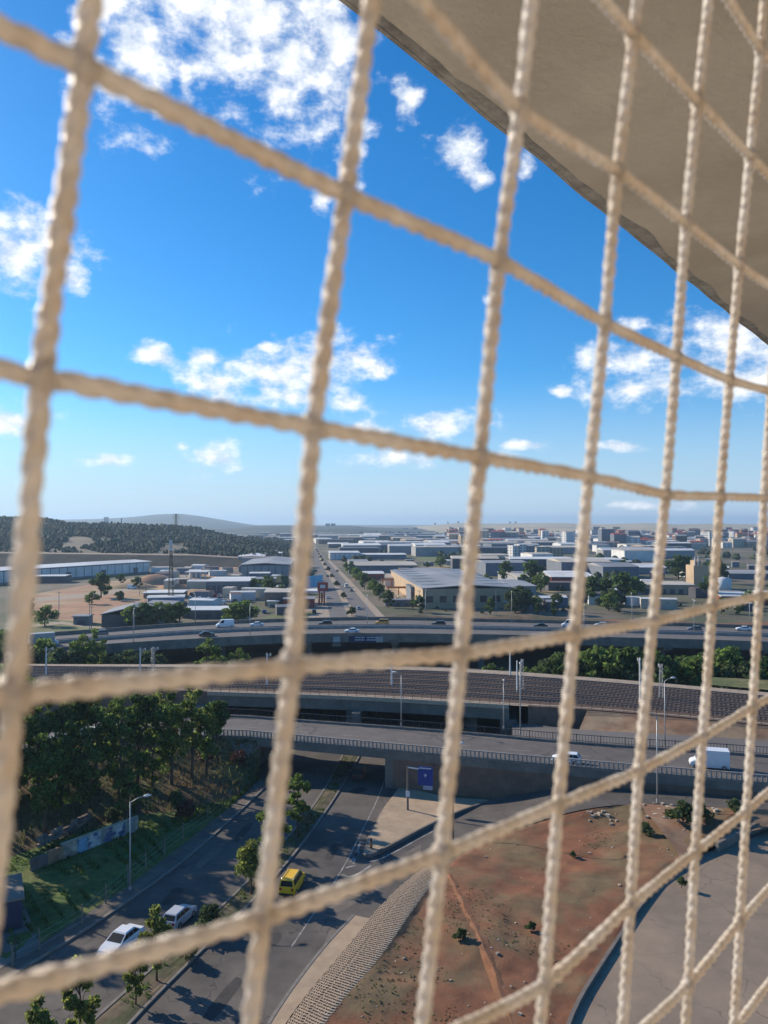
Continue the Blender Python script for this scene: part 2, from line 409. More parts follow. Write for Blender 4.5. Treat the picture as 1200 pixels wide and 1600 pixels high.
LO = [(-360,1760),(-150,1610),(0,1517),(60,1478),(200,1387),(290,1317),(360,1262),(398,1224),(412,1208)]
a = pl(LE[:9], 0, 40); b = pl(LO, 0, 40)
mb = MB(); mb.strip(zoff(b, .14), zoff(offset(a, -.15), .14), 2); structure('pavement', mb, 'pavement')
mb = MB(); wall_between(mb, offset(a, -.05), -.05, .17, .3); structure('kerb', mb, 'kerb')
# slabs of worn lighter concrete set in the kerb line
isl = [(567,1336),(575,1310),(593,1272),(625,1230),(660,1238),(700,1247),(765,1251),(740,1262),(690,1283),(650,1303),(610,1325),(580,1340)]
mb = MB(); mb.prism([P(x, y)[:] for x, y in isl], -.05, .15); structure('traffic_island', mb, 'sand')
ie = pl([(572,1340),(580,1340),(610,1325),(650,1303),(690,1283),(740,1262),(790,1250)], 0, 40)
mb = MB(); wall_between(mb, ie, -.05, .42, .28)
tag(mb.build('edging_wall', 'concrete_dark'), 'low dark concrete edging wall along the curved side of the sandy island', 'wall')
mb = MB(); dash(mb, offset(ie, 1.15), .2, None, 0, .012); structure('road_markings', mb, 'paint')
mb = MB(); dash(mb, pl([(572,1330),(576,1310),(594,1272),(600,1262)]), .12, None, 0, .156); structure('pavement_joint', mb, 'concrete_dark')
rp = pl([(300,1830),(417,1600),(497,1490),(552,1432)], 0, 20); rq = pl([(322,1830),(442,1600),(527,1500),(578,1437)], 0, 20)
mb = MB(); mb.strip(zoff(rp, .14), zoff(rq, .14), 2); structure('pavement', mb, 'sand')
mb = MB(); wall_between(mb, rp, -.05, .17, .3); structure('kerb', mb, 'kerb')

# ------------------------------------------------------------------ slip road climbing to the right
sa = pl([(660,1300,.0),(740,1258,.01),(800,1243,1.0),(888,1231,3.0),(1000,1236,3.5),(1200,1251,3.8),(1500,1285,3.8)], 0, 40)
sb = pl([(655,1352,.0),(740,1316,.01),(830,1287,1.0),(905,1264,2.9),(1000,1254,3.45),(1200,1266,3.8),(1500,1300,3.8)], 0, 40)
mb = MB(); mb.strip(zoff(sa, .01), zoff(sb, .01), 3); structure('slip_road', mb, 'asphalt')

# ------------------------------------------------------------------ earth plot, yard
la = [(322,1900,2.78),(500,1600,2.78),(592,1500,2.78),(648,1415,2.58),(692,1356,1.7),(745,1318,.5),(830,1289,1.1),(905,1266,2.95),(1000,1255,3.5)]
lb = [(820,1900,2.12),(880,1600,2.12),(950,1490,2.12),(1000,1415,2.15),(1035,1370,2.4),(1062,1338,2.8),(1100,1308,3.1),(1130,1282,3.6),(1165,1266,3.85)]
A_ = pl(la, 0, 60); B_ = pl(lb, 0, 60)
mb = MB(); mb.strip(A_, B_, 46, .42, .16, 5); structure('earth_plot', mb, 'earth', True)
PLOT = [[A_[i].lerp(B_[i], j / 46) for j in range(47)] for i in range(60)]
for i in range(60):
    for j in range(1, 46):
        p = PLOT[i][j]; p.z += .42 * noise.fractal(Vector((p.x * .16, p.y * .16, 5)), 1, 2, 4)
def plot_z(p):
    return min((q for r in PLOT for q in r), key=lambda q: (q.x - p.x)**2 + (q.y - p.y)**2).z
mb = MB(); c0 = pl([(1062,1338,2.8),(1100,1320,2.8),(1200,1290,2.8),(1500,1245,2.8)], 0, 20); c1 = pl([(1000,1256,3.5),(1165,1264,3.85),(1230,1266,3.9),(1500,1300,3.8)], 0, 20)
mb.strip(zoff(c0, .02), zoff(c1, .02), 12, .35, .25, 9); structure('earth_bank', mb, 'earth_dry', True)
# orange wheel-worn ridge across the plot
r0 = pl([(700,1362,2.2),(735,1430,2.75),(775,1520,2.85),(815,1640,2.9),(860,1800,2.9)], 0, 40)
mb = MB(); o_ = []
for p in r0: o_.append(Vector((p.x, p.y, plot_z(p) + .05)))
top = [p + Vector((.25 * noise.noise(p * .5), 0, .05 + .07 * noise.noise(p * .7))) for p in o_]
mb.strip(zoff(offset(o_, -.6), -.08), top, 4, .05, .8, 2); mb.strip(top, zoff(offset(o_, .5), -.08), 4, .05, .8, 4)
structure('earth_ridge', mb, 'earth_orange', True)
# yard
yz = 2.0
yl = [P(x, y, yz) for x, y in ((800,1990),(865,1640),(900,1570),(955,1490),(1005,1415),(1040,1372),(1075,1340),(1110,1330),(1205,1298),(1500,1250))]
mb = MB(); yr = [Vector((75, p.y - 2, yz)) for p in yl]; yr[-1] = Vector((110, yl[-1].y, yz))
mb.strip(resample(yl, 20), resample(yr, 20), 4); structure('concrete_yard', mb, 'yard')
wl = pl([(820,1900,2.2),(880,1600,2.2),(950,1490,2.2),(1000,1415,2.2),(1040,1366,2.2)], 0, 24)
mb = MB(); wall_between(mb, wl, 1.2, 2.32, .3)
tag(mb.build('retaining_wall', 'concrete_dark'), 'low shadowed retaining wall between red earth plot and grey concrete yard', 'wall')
wl = pl([(1120,1334,1.75),(1170,1307,1.75),(1205,1290,1.75),(1500,1225,1.75)], 0, 16)
mb = MB(); wall_between(mb, wl, 1.2, 3.0, .4)
tag(mb.build('boundary_wall', 'concrete'), 'pale boundary wall at the far end of the concrete yard', 'wall')

# ------------------------------------------------------------------ pale openwork retaining wall of planter blocks
t = thing('planter_wall', 'pale stepped wall of hollow concrete planter blocks between road and red earth', 'wall', P(560, 1480))
base = resample(pl([(300,1900),(445,1600),(530,1500),(600,1410),(655,1362),(690,1344)]), 60)
topl = resample(pl([(322,1900,2.8),(500,1600,2.8),(592,1500,2.8),(648,1415,2.6),(692,1358,1.9),(702,1346,1.2)]), 60)
mb = MB(); mb2 = MB(); NR = 13; L = sum((b - a).length for a, b in zip(base, base[1:]))
inv = Matrix.Translation(-t.location)
def at_len(pts, u):
    f = u * (len(pts) - 1); i = min(len(pts) - 2, int(f)); return pts[i].lerp(pts[i+1], f - i)
for r in range(NR):
    fr = (r + .5) / NR
    if r == 5: continue
    nb = int(L / .33)
    for q in range(nb):
        u = (q + .5 * (r % 2)) / nb
        if u > .995: continue
        lo_, hi_ = at_len(base, u), at_len(topl, u); p = lo_.lerp(hi_, fr)
        d = at_len(base, min(1, u + .01)) - at_len(base, max(0, u - .01)); a = yaw(d)
        dep = (hi_ - lo_).length / NR * 1.02
        wv = .05 * math.sin(q * 1.7 + r); h_ = .28
        Mx = inv @ Matrix.Translation(p + Vector((0, 0, -.02))) @ Matrix.Rotation(a + .08 * random.uniform(-1, 1), 4, 'Z')
        mb.box(-.13, wv, 0, .06, dep * .95, h_, 0, Mx); mb.box(.13, wv, 0, .06, dep * .95, h_, 0, Mx)
        if r < 5: mb.box(0, dep * .40 + wv, -.005, .2, .07, h_ * .9, 0, Mx); mb.box(0, -dep * .40 + wv, -.005, .2, .07, h_ * .9, 0, Mx)
        elif q % 2 == 0: mb.box(0, dep * .40 + wv, -.005, .2, .06, h_ * .8, 0, Mx)
o = mb.build('planter_block', 'concrete_pale', t, kind='stuff')
mb2.strip([inv @ p for p in zoff(base, -.1)], [inv @ p for p in zoff(topl, -.18)], 8, .04, 1.0); mb2.build('soil_fill', 'median_dirt', t)

# ------------------------------------------------------------------ left bank: pavement edge, lawn, slope to the bridge road
BZ = 5.5
NE = [(-420,1225),(-200,1200),(67,1170),(170,1156),(353,1150),(453,1160),(693,1182),(888,1200),(1200,1226),(1500,1256),(1800,1290)]
FE = [(-420,1175),(-200,1158),(67,1136),(170,1124),(347,1117),(460,1126),(700,1143),(888,1161),(1200,1181),(1500,1206),(1800,1232)]
low = pl([(-420,1465,.15),(-150,1400,.15),(0,1345,.15),(100,1308,.2),(215,1272,.2),(300,1266,.3),(375,1244,.2),(404,1215,.1)], 0, 40)
high = pl([(-420,1226,5.35),(-200,1201,5.35),(67,1171,5.35),(170,1157,5.35),(300,1152,5.35),(365,1152,5.35),(396,1157,5.35),(408,1159,5.0)], 0, 40)
mb = MB(); mb.strip(low, high, 30, .45, .25, 2); structure('wooded_bank', mb, 'slope', True)
lw = pl(LO[:8], .05, 40)
mb = MB(); mb.strip(low, zoff(lw, .1), 14, .12, .4, 6); structure('lawn', mb, 'grass', True)
mb = MB()
for q in range(9000):
    i = random.randrange(39); j = random.random() ** .9; p = low[i].lerp(low[i+1], random.random()).lerp(lw[i], .03 + .9 * j)
    if noise.noise(Vector((p.x * .18, p.y * .18, 3))) < -.12: continue
    a = random.uniform(0, 6.28); h = random.uniform(.15, .5) * (1 + noise.noise(Vector((p.x * .3, p.y * .3, 7)))); l = .14
    dx, dy = math.cos(a) * l, math.sin(a) * l
    mb.add([(p.x - dx, p.y - dy, p.z), (p.x + dx, p.y + dy, p.z), (p.x + dx * .5 + dy, p.y - dx, p.z + h)], [(0, 1, 2)])
mb.build('grass', 'blade', kind='stuff')
bpy.data.objects['grass']['label'] = 'long green grass on the shaded lawn left of the road'; bpy.data.objects['grass']['category'] = 'grass'
# concrete apron bottom left
mb = MB(); mb.prism([P(x, y)[:] for x, y in ((-300,1470),(-20,1420),(38,1415),(62,1478),(0,1517),(-150,1610),(-330,1740))], -.04, .17); structure('forecourt', mb, 'concrete')

# ------------------------------------------------------------------ road bridge
ne = pl(NE, BZ, 70); fe = pl(FE, BZ, 70)
t = thing('road_bridge', 'grey road bridge crossing over the sunken dual carriageway', 'bridge', P(520, 1200))
inv = Matrix.Translation(-t.location); loc = lambda pts: [inv @ p for p in pts]
def solid_strip(A, B, th):
    mb = MB(); n = len(A)
    V = []
    for a, b in zip(A, B): V += [a, b, b - Vector((0, 0, th)), a - Vector((0, 0, th))]
    Fc = [(3, 2, 1, 0), tuple(4*(n-1) + k for k in range(4))]
    for i in range(n - 1):
        for k in range(4): Fc.append((4*i + k, 4*i + (k+1) % 4, 4*(i+1) + (k+1) % 4, 4*(i+1) + k))
    mb.add(V, Fc); return mb
solid_strip(loc(zoff(fe, -.02)), loc(zoff(ne, -.02)), 1.1).build('deck', 'concrete', t)
mb = MB(); mb.strip(loc(zoff(offset(fe, .5), .0)), loc(zoff(offset(ne, -.5), .0)), 3); mb.build('carriageway', 'asphalt_bridge', t)
mb = MB(); dash(mb, [f.lerp(n_, .5) for f, n_ in zip(loc(fe), loc(ne))], .14, 3, 6, .006); dash(mb, [f.lerp(n_, .09) for f, n_ in zip(loc(fe), loc(ne))], .12, None, 0, .006)
dash(mb, [f.lerp(n_, .90) for f, n_ in zip(loc(fe), loc(ne))], .12, None, 0, .006); mb.build('lane_marking', 'paint', t)
mb = MB(); wall_between(mb, loc(offset(ne, -.22)), BZ - .0, BZ + .3, .5); mb.build('kerb', 'kerb', t)
mb = MB(); wall_between(mb, loc(offset(fe, .22)), BZ, BZ + .3, .5); mb.build('kerb', 'kerb', t)
def railing(path, z0, h, step, bw, mname, name, parent, post=None, pr=.05):
    mb = MB(); L = sum((b - a).length for a, b in zip(path, path[1:])); n = int(L / step); q = resample(path, n)
    for i, p in enumerate(q):
        a = yaw(q[min(i+1, n-1)] - q[max(0, i-1)])
        mb.box(p.x, p.y, z0 + h / 2, bw, bw, h, a)
    wall_between(mb, path, z0 + h - pr, z0 + h + .03, pr * 1.6); wall_between(mb, path, z0 + .12, z0 + .18, pr)
    if post:
        for p in resample(path, int(L / post)): mb.box(p.x, p.y, z0 + h / 2 + .05, bw * 2.2, bw * 2.2, h + .1)
    return mb.build(name, mname, parent, kind='stuff')
railing(loc(offset(ne, -.15)), BZ + .29, .95, .62, .2, 'balus', 'balustrade', t, None, .12)
railing(loc(offset(fe, .15)), BZ + .29, 1.1, .45, .05, 'dark_metal', 'railing', t, 3.5)
# abutments and side walls under the deck
ia = [p for p in ne if p.x > P(612, 1235).x]; 
mb = MB(); rw = resample([inv @ p for p in offset(ia, -.3)], 40)
wall_between(mb, rw, -.3, BZ - 1.0, .5); mb.build('side_wall', 'wall_brown', t)
a0, a1 = P(612, 1235), P(640, 1165)
mb = MB(); mb.box(*(inv @ Vector((a0.x + 2.2, a0.y + 4.5, 2.1)))[:], 4.2, 8, 4.6, R(-17)); mb.build('abutment', 'concrete', t)
mb = MB(); q = P(404, 1213); mb.box(*(inv @ Vector((q.x - 2.0, q.y + 7, 2.1)))[:], 3, 14, 4.6, R(-12)); mb.build('abutment', 'concrete_dark', t)
mb = MB(); q0, q1 = P(408, 1212), P(372, 1182, 3.2)
V = [inv @ v for v in (P(402, 1213), P(404, 1160, 5.0), P(360, 1158, 5.0), P(372, 1185, 3.4))]
mb.add([*V, *[v + Vector((.2, .6, -.1)) for v in V]], [(0,1,2,3),(7,6,5,4),(0,4,5,1),(1,5,6,2),(2,6,7,3),(3,7,4,0)]); mb.build('wing_wall', 'concrete', t)

# ------------------------------------------------------------------ railway
RZ = 7.0
RN = [(-500,1050),(-100,1064),(100,1072),(345,1082),(560,1088),(790,1102),(930,1109),(1200,1133),(1500,1165),(1800,1200)]
RF = [(-500,1050-24),(-100,1034),(40,1038),(300,1038),(600,1040),(760,1046),(960,1061),(1200,1082),(1500,1108),(1800,1136)]
rn = pl(RN, RZ, 80); rf = pl(RF, RZ, 80)
mb = MB(); mb.strip(rf, rn, 8); structure('railway_bed', mb, 'ballast')
mb = MB(); mb.strip(zoff(offset(rf, -7), -9.6), rf, 6, .3, .3); structure('railway_bank', mb, 'slope')
mb = MB(); a = [f.lerp(n_, .12) for f, n_ in zip(rf, rn)]; mb.strip(zoff(rf, .02), zoff(a, .02), 1); structure('service_path', mb, 'gravel_path')
mb = MB(); a = [f.lerp(n_, .94) for f, n_ in zip(rf, rn)]; mb.strip(zoff(a, .02), zoff(rn, .02), 1); structure('service_path', mb, 'gravel_path')
for ti, fr in enumerate((.215, .365, .515, .665, .815)):
    tr = [f.lerp(n_, fr) for f, n_ in zip(rf, rn)]
    t = thing('railway_track', ['railway track on pale sleepers, farthest from the road bridge', 'railway track, second from the hedge side', 'middle one of the five parallel railway tracks',
               'railway track, second from the parapet above the road', 'railway track nearest the parapet above the road'][ti], 'railway track', tr[40], 0, 'parallel railway tracks')
    inv = Matrix.Translation(-tr[40]); q = [inv @ p for p in tr]
    ms = MB(); L = sum((b - a).length for a, b in zip(q, q[1:])); n = int(L / .75)
    for i, p in enumerate(resample(q, n + ti)):
        if p.length > 150: continue
        d = q[min(79, int(i / n * 79) + 1)] - q[max(0, int(i / n * 79) - 1)]
        a_ = yaw(d)
        for e_ in (-.8, .8): ms.box(p.x - math.sin(a_) * e_, p.y + math.cos(a_) * e_, .06, .28, .72, .18, a_)
    ms.build('sleepers', 'sleeper', t, kind='stuff')
    for s_ in (-.75, .75):
        mr_ = MB(); wall_between(mr_, offset(q, s_), .16, .36, .12); mr_.build('rail', 'rail', t)
# girder bridge carrying the tracks
t = thing('railway_bridge', 'long concrete railway girder bridge above the dark underpass', 'bridge', P(557, 1130))
inv = Matrix.Translation(-t.location)
gx0, gx1 = P(345, 1083, RZ).x, P(790, 1102, RZ).x
gi = [inv @ p for p in rn if gx0 - 3 <= p.x <= gx1 + 1.5]
wi = [inv @ p for p in rn if p.x >= gx1 + 1.0]; we = [inv @ p for p in rn if p.x <= gx0 - 2]
mb = MB(); wall_between(mb, gi, RZ - 2.5, RZ + .12, .7); mb.build('girder', 'concrete', t)
mb = MB(); wall_between(mb, offset(gi, .25), RZ - .5, RZ + .22, .9); mb.build('parapet_edge', 'concrete_pale', t)
gf = [inv @ p for p in rf if gx0 - 3 <= p.x <= gx1 + 3]; mb = MB(); wall_between(mb, gf, RZ - 2.5, RZ + .05, .7); mb.build('girder', 'concrete_dark', t)
ga = resample(gi, 20); gb = resample(gf, 20)
solid_strip(zoff(gb, -RZ * 0 - .3), zoff(ga, -.3), .5).build('deck', 'concrete_dark', t)
mb = MB(); wall_between(mb, wi, -.5, RZ + .15, .6); mb.build('retaining_wall', 'wall_brown', t)
mb = MB(); wall_between(mb, we, -.5, RZ + .15, .6); mb.build('retaining_wall', 'wall_brown', t)
for k, fx in enumerate((557, 740)):
    q = inv @ P(fx, 1095, RZ); mb = MB(); mb.box(q.x, q.y + 1.2, 2.2, 1.5, 2.2, 5.0, R(-8)); mb.box(q.x, q.y + 12, 2.2, 1.5, 18, 4.5, R(-8)); mb.build('pier', 'concrete', t)
q = inv @ P(338, 1083, RZ); mb = MB(); mb.box(q.x - 2.2, q.y + 13, 2.2, 4, 28, 4.6, R(-6)); mb.build('abutment', 'concrete', t)
q = inv @ P(795, 1103, RZ); mb = MB(); mb.box(q.x + 1.8, q.y + 13, 2.2, 3, 26, 4.6, R(-8)); mb.build('abutment', 'concrete_dark', t)
railing([inv @ p for p in offset(rn, .45) if -90 < p.x < 85], RZ + .2, 1.1, 1.75, .06, 'dark_metal', 'railing', t, None, .04)
# frontage road and earth slope beside the tracks on the right
fa = pl([(800,1128,3.6),(900,1140,4.8),(1000,1145,5.35),(1200,1156,5.4),(1500,1180,5.4)], 0, 24); fb = pl([(800,1160,4.2),(900,1163,5.0),(1000,1168,5.35),(1200,1182,5.38),(1500,1207,5.38)], 0, 24)
mb = MB(); mb.strip(fa, fb, 4); structure('frontage_road', mb, 'asphalt_far')
wj = [p for p in rn if p.x > P(905, 1108, RZ).x]
mb = MB(); A_ = resample(zoff(offset(wj, .45), -.05), 30); B_ = resample(pl([(905,1141,4.7),(1000,1146,5.3),(1200,1157,5.38),(1500,1181,5.38),(1800,1206,5.38)]), 30)
mb.strip(A_, B_, 8, .35, .35, 3); structure('earth_slope', mb, 'earth_dry', True)

# ------------------------------------------------------------------ highway viaduct
HZ = 7.0
HN = [(-600,1110),(-250,1052),(-50,1030),(153,1012),(400,998),(533,994),(750,996),(1000,1002),(1200,1008),(1500,1020),(1900,1042)]
HF = [(-600,1058),(-250,1018),(-50,1002),(160,987),(333,974),(583,967),(750,971),(1000,976),(1200,982),(1500,991),(1900,1010)]
hn = pl(HN, HZ, 90); hf = pl(HF, HZ, 90)
t = thing('highway_viaduct', 'wide grey highway viaduct curving across the whole view', 'viaduct', P(560, 1000, -2))
inv = Matrix.Translation(-t.location); loc = lambda pts: [inv @ p for p in pts]
TZ = -t.location.z
solid_strip(loc(zoff(hf, -.02)), loc(zoff(hn, -.02)), 1.5).build('deck', 'concrete', t)
mid = lambda f: [a.lerp(b, f) for a, b in zip(hf, hn)]
mb = MB(); mb.strip(loc(mid(.02)), loc(mid(.44)), 3); mb.build('carriageway', 'asphalt_far', t)
mb = MB(); mb.strip(loc(mid(.56)), loc(mid(.98)), 3); mb.build('carriageway', 'asphalt_far', t)
mb = MB(); mb.strip(loc(zoff(mid(.44), .004)), loc(zoff(mid(.56), .004)), 2); mb.build('central_reserve', 'concrete_dark', t)
for f in (.46, .54):
    mb = MB(); wall_between(mb, loc(mid(f)), HZ + TZ, HZ + TZ + .85, .35); mb.build('barrier', 'barrier', t)
for f in (.008, .992):
    mb = MB(); wall_between(mb, loc(mid(f)), HZ + TZ, HZ + TZ + 1.0, .4); mb.build('parapet', 'concrete', t)
mb = MB()
for f, on in ((.05, None), (.17, 4), (.30, 4), (.42, None), (.585, None), (.70, 4), (.83, 4), (.95, None)): dash(mb, loc(mid(f)), .2, on, 7, .008)
mb.build('lane_marking', 'paint', t)
mb = MB(); wall_between(mb, loc(mid(.12)), -.8, HZ + TZ - 1.52, .6); mb.build('sun_blocking_wall', 'concrete_dark', t)  # added wall along the far side, blocks the sun to darken the space under the deck
for k in range(6, 84, 6):
    for f in (.15, .5, .85):
        p = inv @ hf[k].lerp(hn[k], f); mb = MB(); mb.box(p.x, p.y, (HZ - 1.5 + TZ + -.9) / 2 , 1.6, 1.6, HZ - 1.5 + TZ + .9); 
        if f == .85: mb.box(p.x, p.y - 1, HZ + TZ - 1.9, 2.2, 8, .9)
        mb.build('pier', 'concrete', t)
# ------------------------------------------------------------------ trees
def crown_mesh(name, m, seed, h0, h1, rad, n, leaf, clumps=26, shape='round', droop=0.0):
    """leaf-sized faces spread in uneven clumps through the crown"""
    rnd = np.random.RandomState(seed); V = []; Fc = []
    cs = []
    while len(cs) < clumps:
        u = rnd.uniform(-1, 1, 3)
        if np.linalg.norm(u) > 1 or np.linalg.norm(u) < .25: continue
        zz = (u[2] + 1) / 2
        prof = {'round': (1 - (2 * zz - .9) ** 2 * .55), 'tall': (.35 + .9 * math.sin(math.pi * min(1, zz * .85 + .12))), 'cone': 1.15 - zz, 'bush': 1.1 - .5 * zz}[shape]
        cs.append((np.array([u[0] * rad * prof, u[1] * rad * prof, h0 + (h1 - h0) * zz]), rnd.uniform(.22, .48) * rad))
    per = n // clumps
    for c, r in cs:
        for _ in range(per):
            d = rnd.normal(0, 1, 3); d /= np.linalg.norm(d); q = c + d * r * rnd.uniform(.35, 1.0) ** .6 * np.array([1, 1, .8])
            if droop: q[2] -= droop * rnd.uniform(0, 1) ** 2
            a = rnd.normal(0, 1, 3); a[2] -= droop * .8; a /= np.linalg.norm(a); b = np.cross(a, rnd.normal(0, 1, 3)); b /= np.linalg.norm(b)
            l = leaf * rnd.uniform(.6, 1.4); o = len(V)
            V += [tuple(q - a * l * .6), tuple(q + b * l * .32), tuple(q + a * l * .6), tuple(q - b * l * .32)]; Fc.append((o, o+1, o+2, o+3))
    me = bpy.data.meshes.new(name); me.from_pydata(V, [], Fc); me.materials.append(MATS[m]); return me
def trunk_mesh(seed, h, r, limbs=6, spread=1.6, m='bark'):
    rnd = random.Random(seed); mb = MB()
    pts = [Vector((0, 0, -.4))]
    for k in range(1, 6): pts.append(Vector((rnd.uniform(-.12, .12) * k * .4, rnd.uniform(-.12, .12) * k * .4, h * k / 5)))
    mb.tube(pts, [r, r * .85, r * .7, r * .55, r * .38, r * .15], 7)
    for k in range(limbs):
        f = rnd.uniform(.35, .85); i = int(f * 5); p = pts[i].lerp(pts[min(5, i + 1)], f * 5 - i); a = rnd.uniform(0, 6.28)
        e = p + Vector((math.cos(a) * spread * rnd.uniform(.6, 1.1), math.sin(a) * spread * rnd.uniform(.6, 1.1), h * rnd.uniform(.12, .3)))
        mb.tube([p, p.lerp(e, .5) + Vector((0, 0, .15)), e], [r * .4, r * .25, r * .06], 5)
    return mb.mesh('trunk', m, True)
TREES = {}
def kind(k, cm, tm): TREES[k] = (cm, tm)
kind('grove1', crown_mesh('crown', 'leaf_mid', 1, 3.0, 12.8, 2.1, 3200, .36, 30, 'tall'), trunk_mesh(1, 11, .24))
kind('grove2', crown_mesh('crown', 'leaf_light', 2, 3.5, 12.0, 2.3, 3000, .36, 24, 'tall'), trunk_mesh(2, 10.5, .22))
kind('grove3', crown_mesh('crown', 'leaf_mid', 3, 2.2, 9.8, 1.9, 2600, .36, 24, 'tall'), trunk_mesh(3, 8.5, .19))
kind('grove4', crown_mesh('crown', 'leaf_dark', 4, 5.0, 11.2, 2.2, 2600, .38, 18, 'round'), trunk_mesh(4, 10, .22, 8, 2))
kind('willow', crown_mesh('crown', 'leaf_light', 5, 2.4, 5.2, 1.7, 2200, .34, 18, 'round', .9), trunk_mesh(5, 4.2, .12, 7, 1.3))
kind('slender', crown_mesh('crown', 'leaf_light', 6, .9, 6.4, 1.15, 2400, .32, 20, 'tall', .4), trunk_mesh(6, 5.6, .1, 5, .7))
kind('bush', crown_mesh('crown', 'leaf_bush', 7, .2, 2.2, 1.3, 1500, .26, 16, 'bush'), trunk_mesh(7, 1.4, .07, 6, .6))
kind('redbush', crown_mesh('crown', 'leaf_red', 8, .2, 2.6, 1.4, 1000, .28, 14, 'bush'), trunk_mesh(8, 1.8, .07, 8, .8))
kind('silver', crown_mesh('crown', 'leaf_silver', 9, .6, 4.2, 1.6, 1800, .3, 16, 'round'), trunk_mesh(9, 3.4, .1, 6, 1))
kind('mid1', crown_mesh('crown', 'leaf_mid', 10, 1.2, 8, 3.4, 1500, .75, 22, 'round'), trunk_mesh(10, 6, .25, 5, 2))
kind('mid2', crown_mesh('crown', 'leaf_dark', 11, 1.0, 8, 3.2, 1500, .75, 20, 'round'), trunk_mesh(11, 6, .25, 5, 2))
kind('conif', crown_mesh('crown', 'leaf_dark', 12, .4, 8.5, 1.9, 1300, .6, 24, 'cone'), trunk_mesh(12, 8, .2, 3, .5))
kind('hedge', crown_mesh('crown', 'leaf_bush', 13, .5, 7.5, 3.0, 2600, .6, 26, 'round'), trunk_mesh(13, 5, .2, 5, 1.5))
NAME = {'grove1': 'broadleaf_tree', 'grove2': 'broadleaf_tree', 'grove3': 'broadleaf_tree', 'grove4': 'broadleaf_tree', 'willow': 'drooping_tree', 'slender': 'young_tree',
        'bush': 'shrub', 'redbush': 'shrub', 'silver': 'silvery_tree', 'mid1': 'round_tree', 'mid2': 'round_tree', 'conif': 'conifer_tree', 'hedge': 'hedge_tree'}
def tree(k, p, sc=1.0, label='', group=None, sxy=1.0):
    t = thing(NAME[k], label, 'shrub' if 'bush' in k else 'tree', p, random.uniform(0, 6.28), group, (sc * sxy, sc * sxy, sc))
    link('trunk', TREES[k][1], t); link('crown', TREES[k][0], t); return t
def bank_z(p):
    best = None
    for i in range(40):
        for j in range(31):
            q = low[i].lerp(high[i], j / 30); d = (q.x - p.x)**2 + (q.y - p.y)**2
            if best is None or d < best[0]: best = (d, q.z)
    return best[1]
# grove on the bank, left (x px, foot height guess, kind, scale)
ORD = ['first','second','third','fourth','fifth','sixth','seventh','eighth','ninth','tenth','eleventh','twelfth','thirteenth','fourteenth','fifteenth','sixteenth','seventeenth','eighteenth','nineteenth','twentieth',
       'twenty-first','twenty-second','twenty-third','twenty-fourth','twenty-fifth','twenty-sixth','twenty-seventh','twenty-eighth','twenty-ninth','thirtieth']
def ordlab(fmt, i): return fmt % ORD[i]
GROVE = [(15,1290,'grove1',1.0),(60,1262,'grove3',1.1),(98,1250,'grove1',.95),(135,1285,'grove3',.95),(150,1240,'grove2',.92),(188,1262,'grove1',.95),
         (215,1225,'grove4',1.0),(238,1250,'grove3',.9),(268,1232,'grove1',.95),(300,1222,'grove2',1.0),(322,1212,'grove3',.9),(30,1225,'grove2',1.0),
         (118,1212,'grove4',.9),(70,1310,'grove1',.85),(-40,1290,'grove2',1.1),(-70,1240,'grove1',1.2),(-130,1300,'grove4',1.1),(175,1205,'grove3',.9),(340,1190,'grove4',.72),(255,1198,'grove2',.8),
         (0,1240,'grove1',1.1),(45,1200,'grove3',1.1),(88,1290,'grove3',.8),(200,1288,'grove3',.7),(-200,1330,'grove1',1.2),(-260,1300,'grove2',1.2)]
for i, (x, y, k, s_) in enumerate(sorted(GROVE)):
    p = P(x, y, 2.2); z = bank_z(p); p = P(x, y, z)
    tree(k, p + Vector((0, 0, -.1)), s_ * 1.24 * random.uniform(.94, 1.06), ordlab('leafy tree in the grove on the left bank, %s from the left', i), 'trees of the grove on the left bank')
for i in range(46):
    x = random.uniform(-60, 385); y = random.uniform(1165, 1300); 
    p = P(x, y, 2.5); z = bank_z(p)
    if y > 1310 - .1 * x or (x > 300 and y > 1215): continue
    k = 'redbush' if (x > 240 and random.random() < .55) or random.random() < .12 else 'bush'
    tree(k, P(x, y, z) - Vector((0, 0, .1)), random.uniform(.5, 1.15), 'reddish brown shrub on the wooded bank' if k == 'redbush' else 'low green shrub on the wooded bank below the grove',
         'reddish shrubs on the bank' if k == 'redbush' else 'green shrubs on the bank')
tree('silver', P(62, 1185, 4.6), 1.0, 'silvery shrub-like tree at the road edge among the grove')
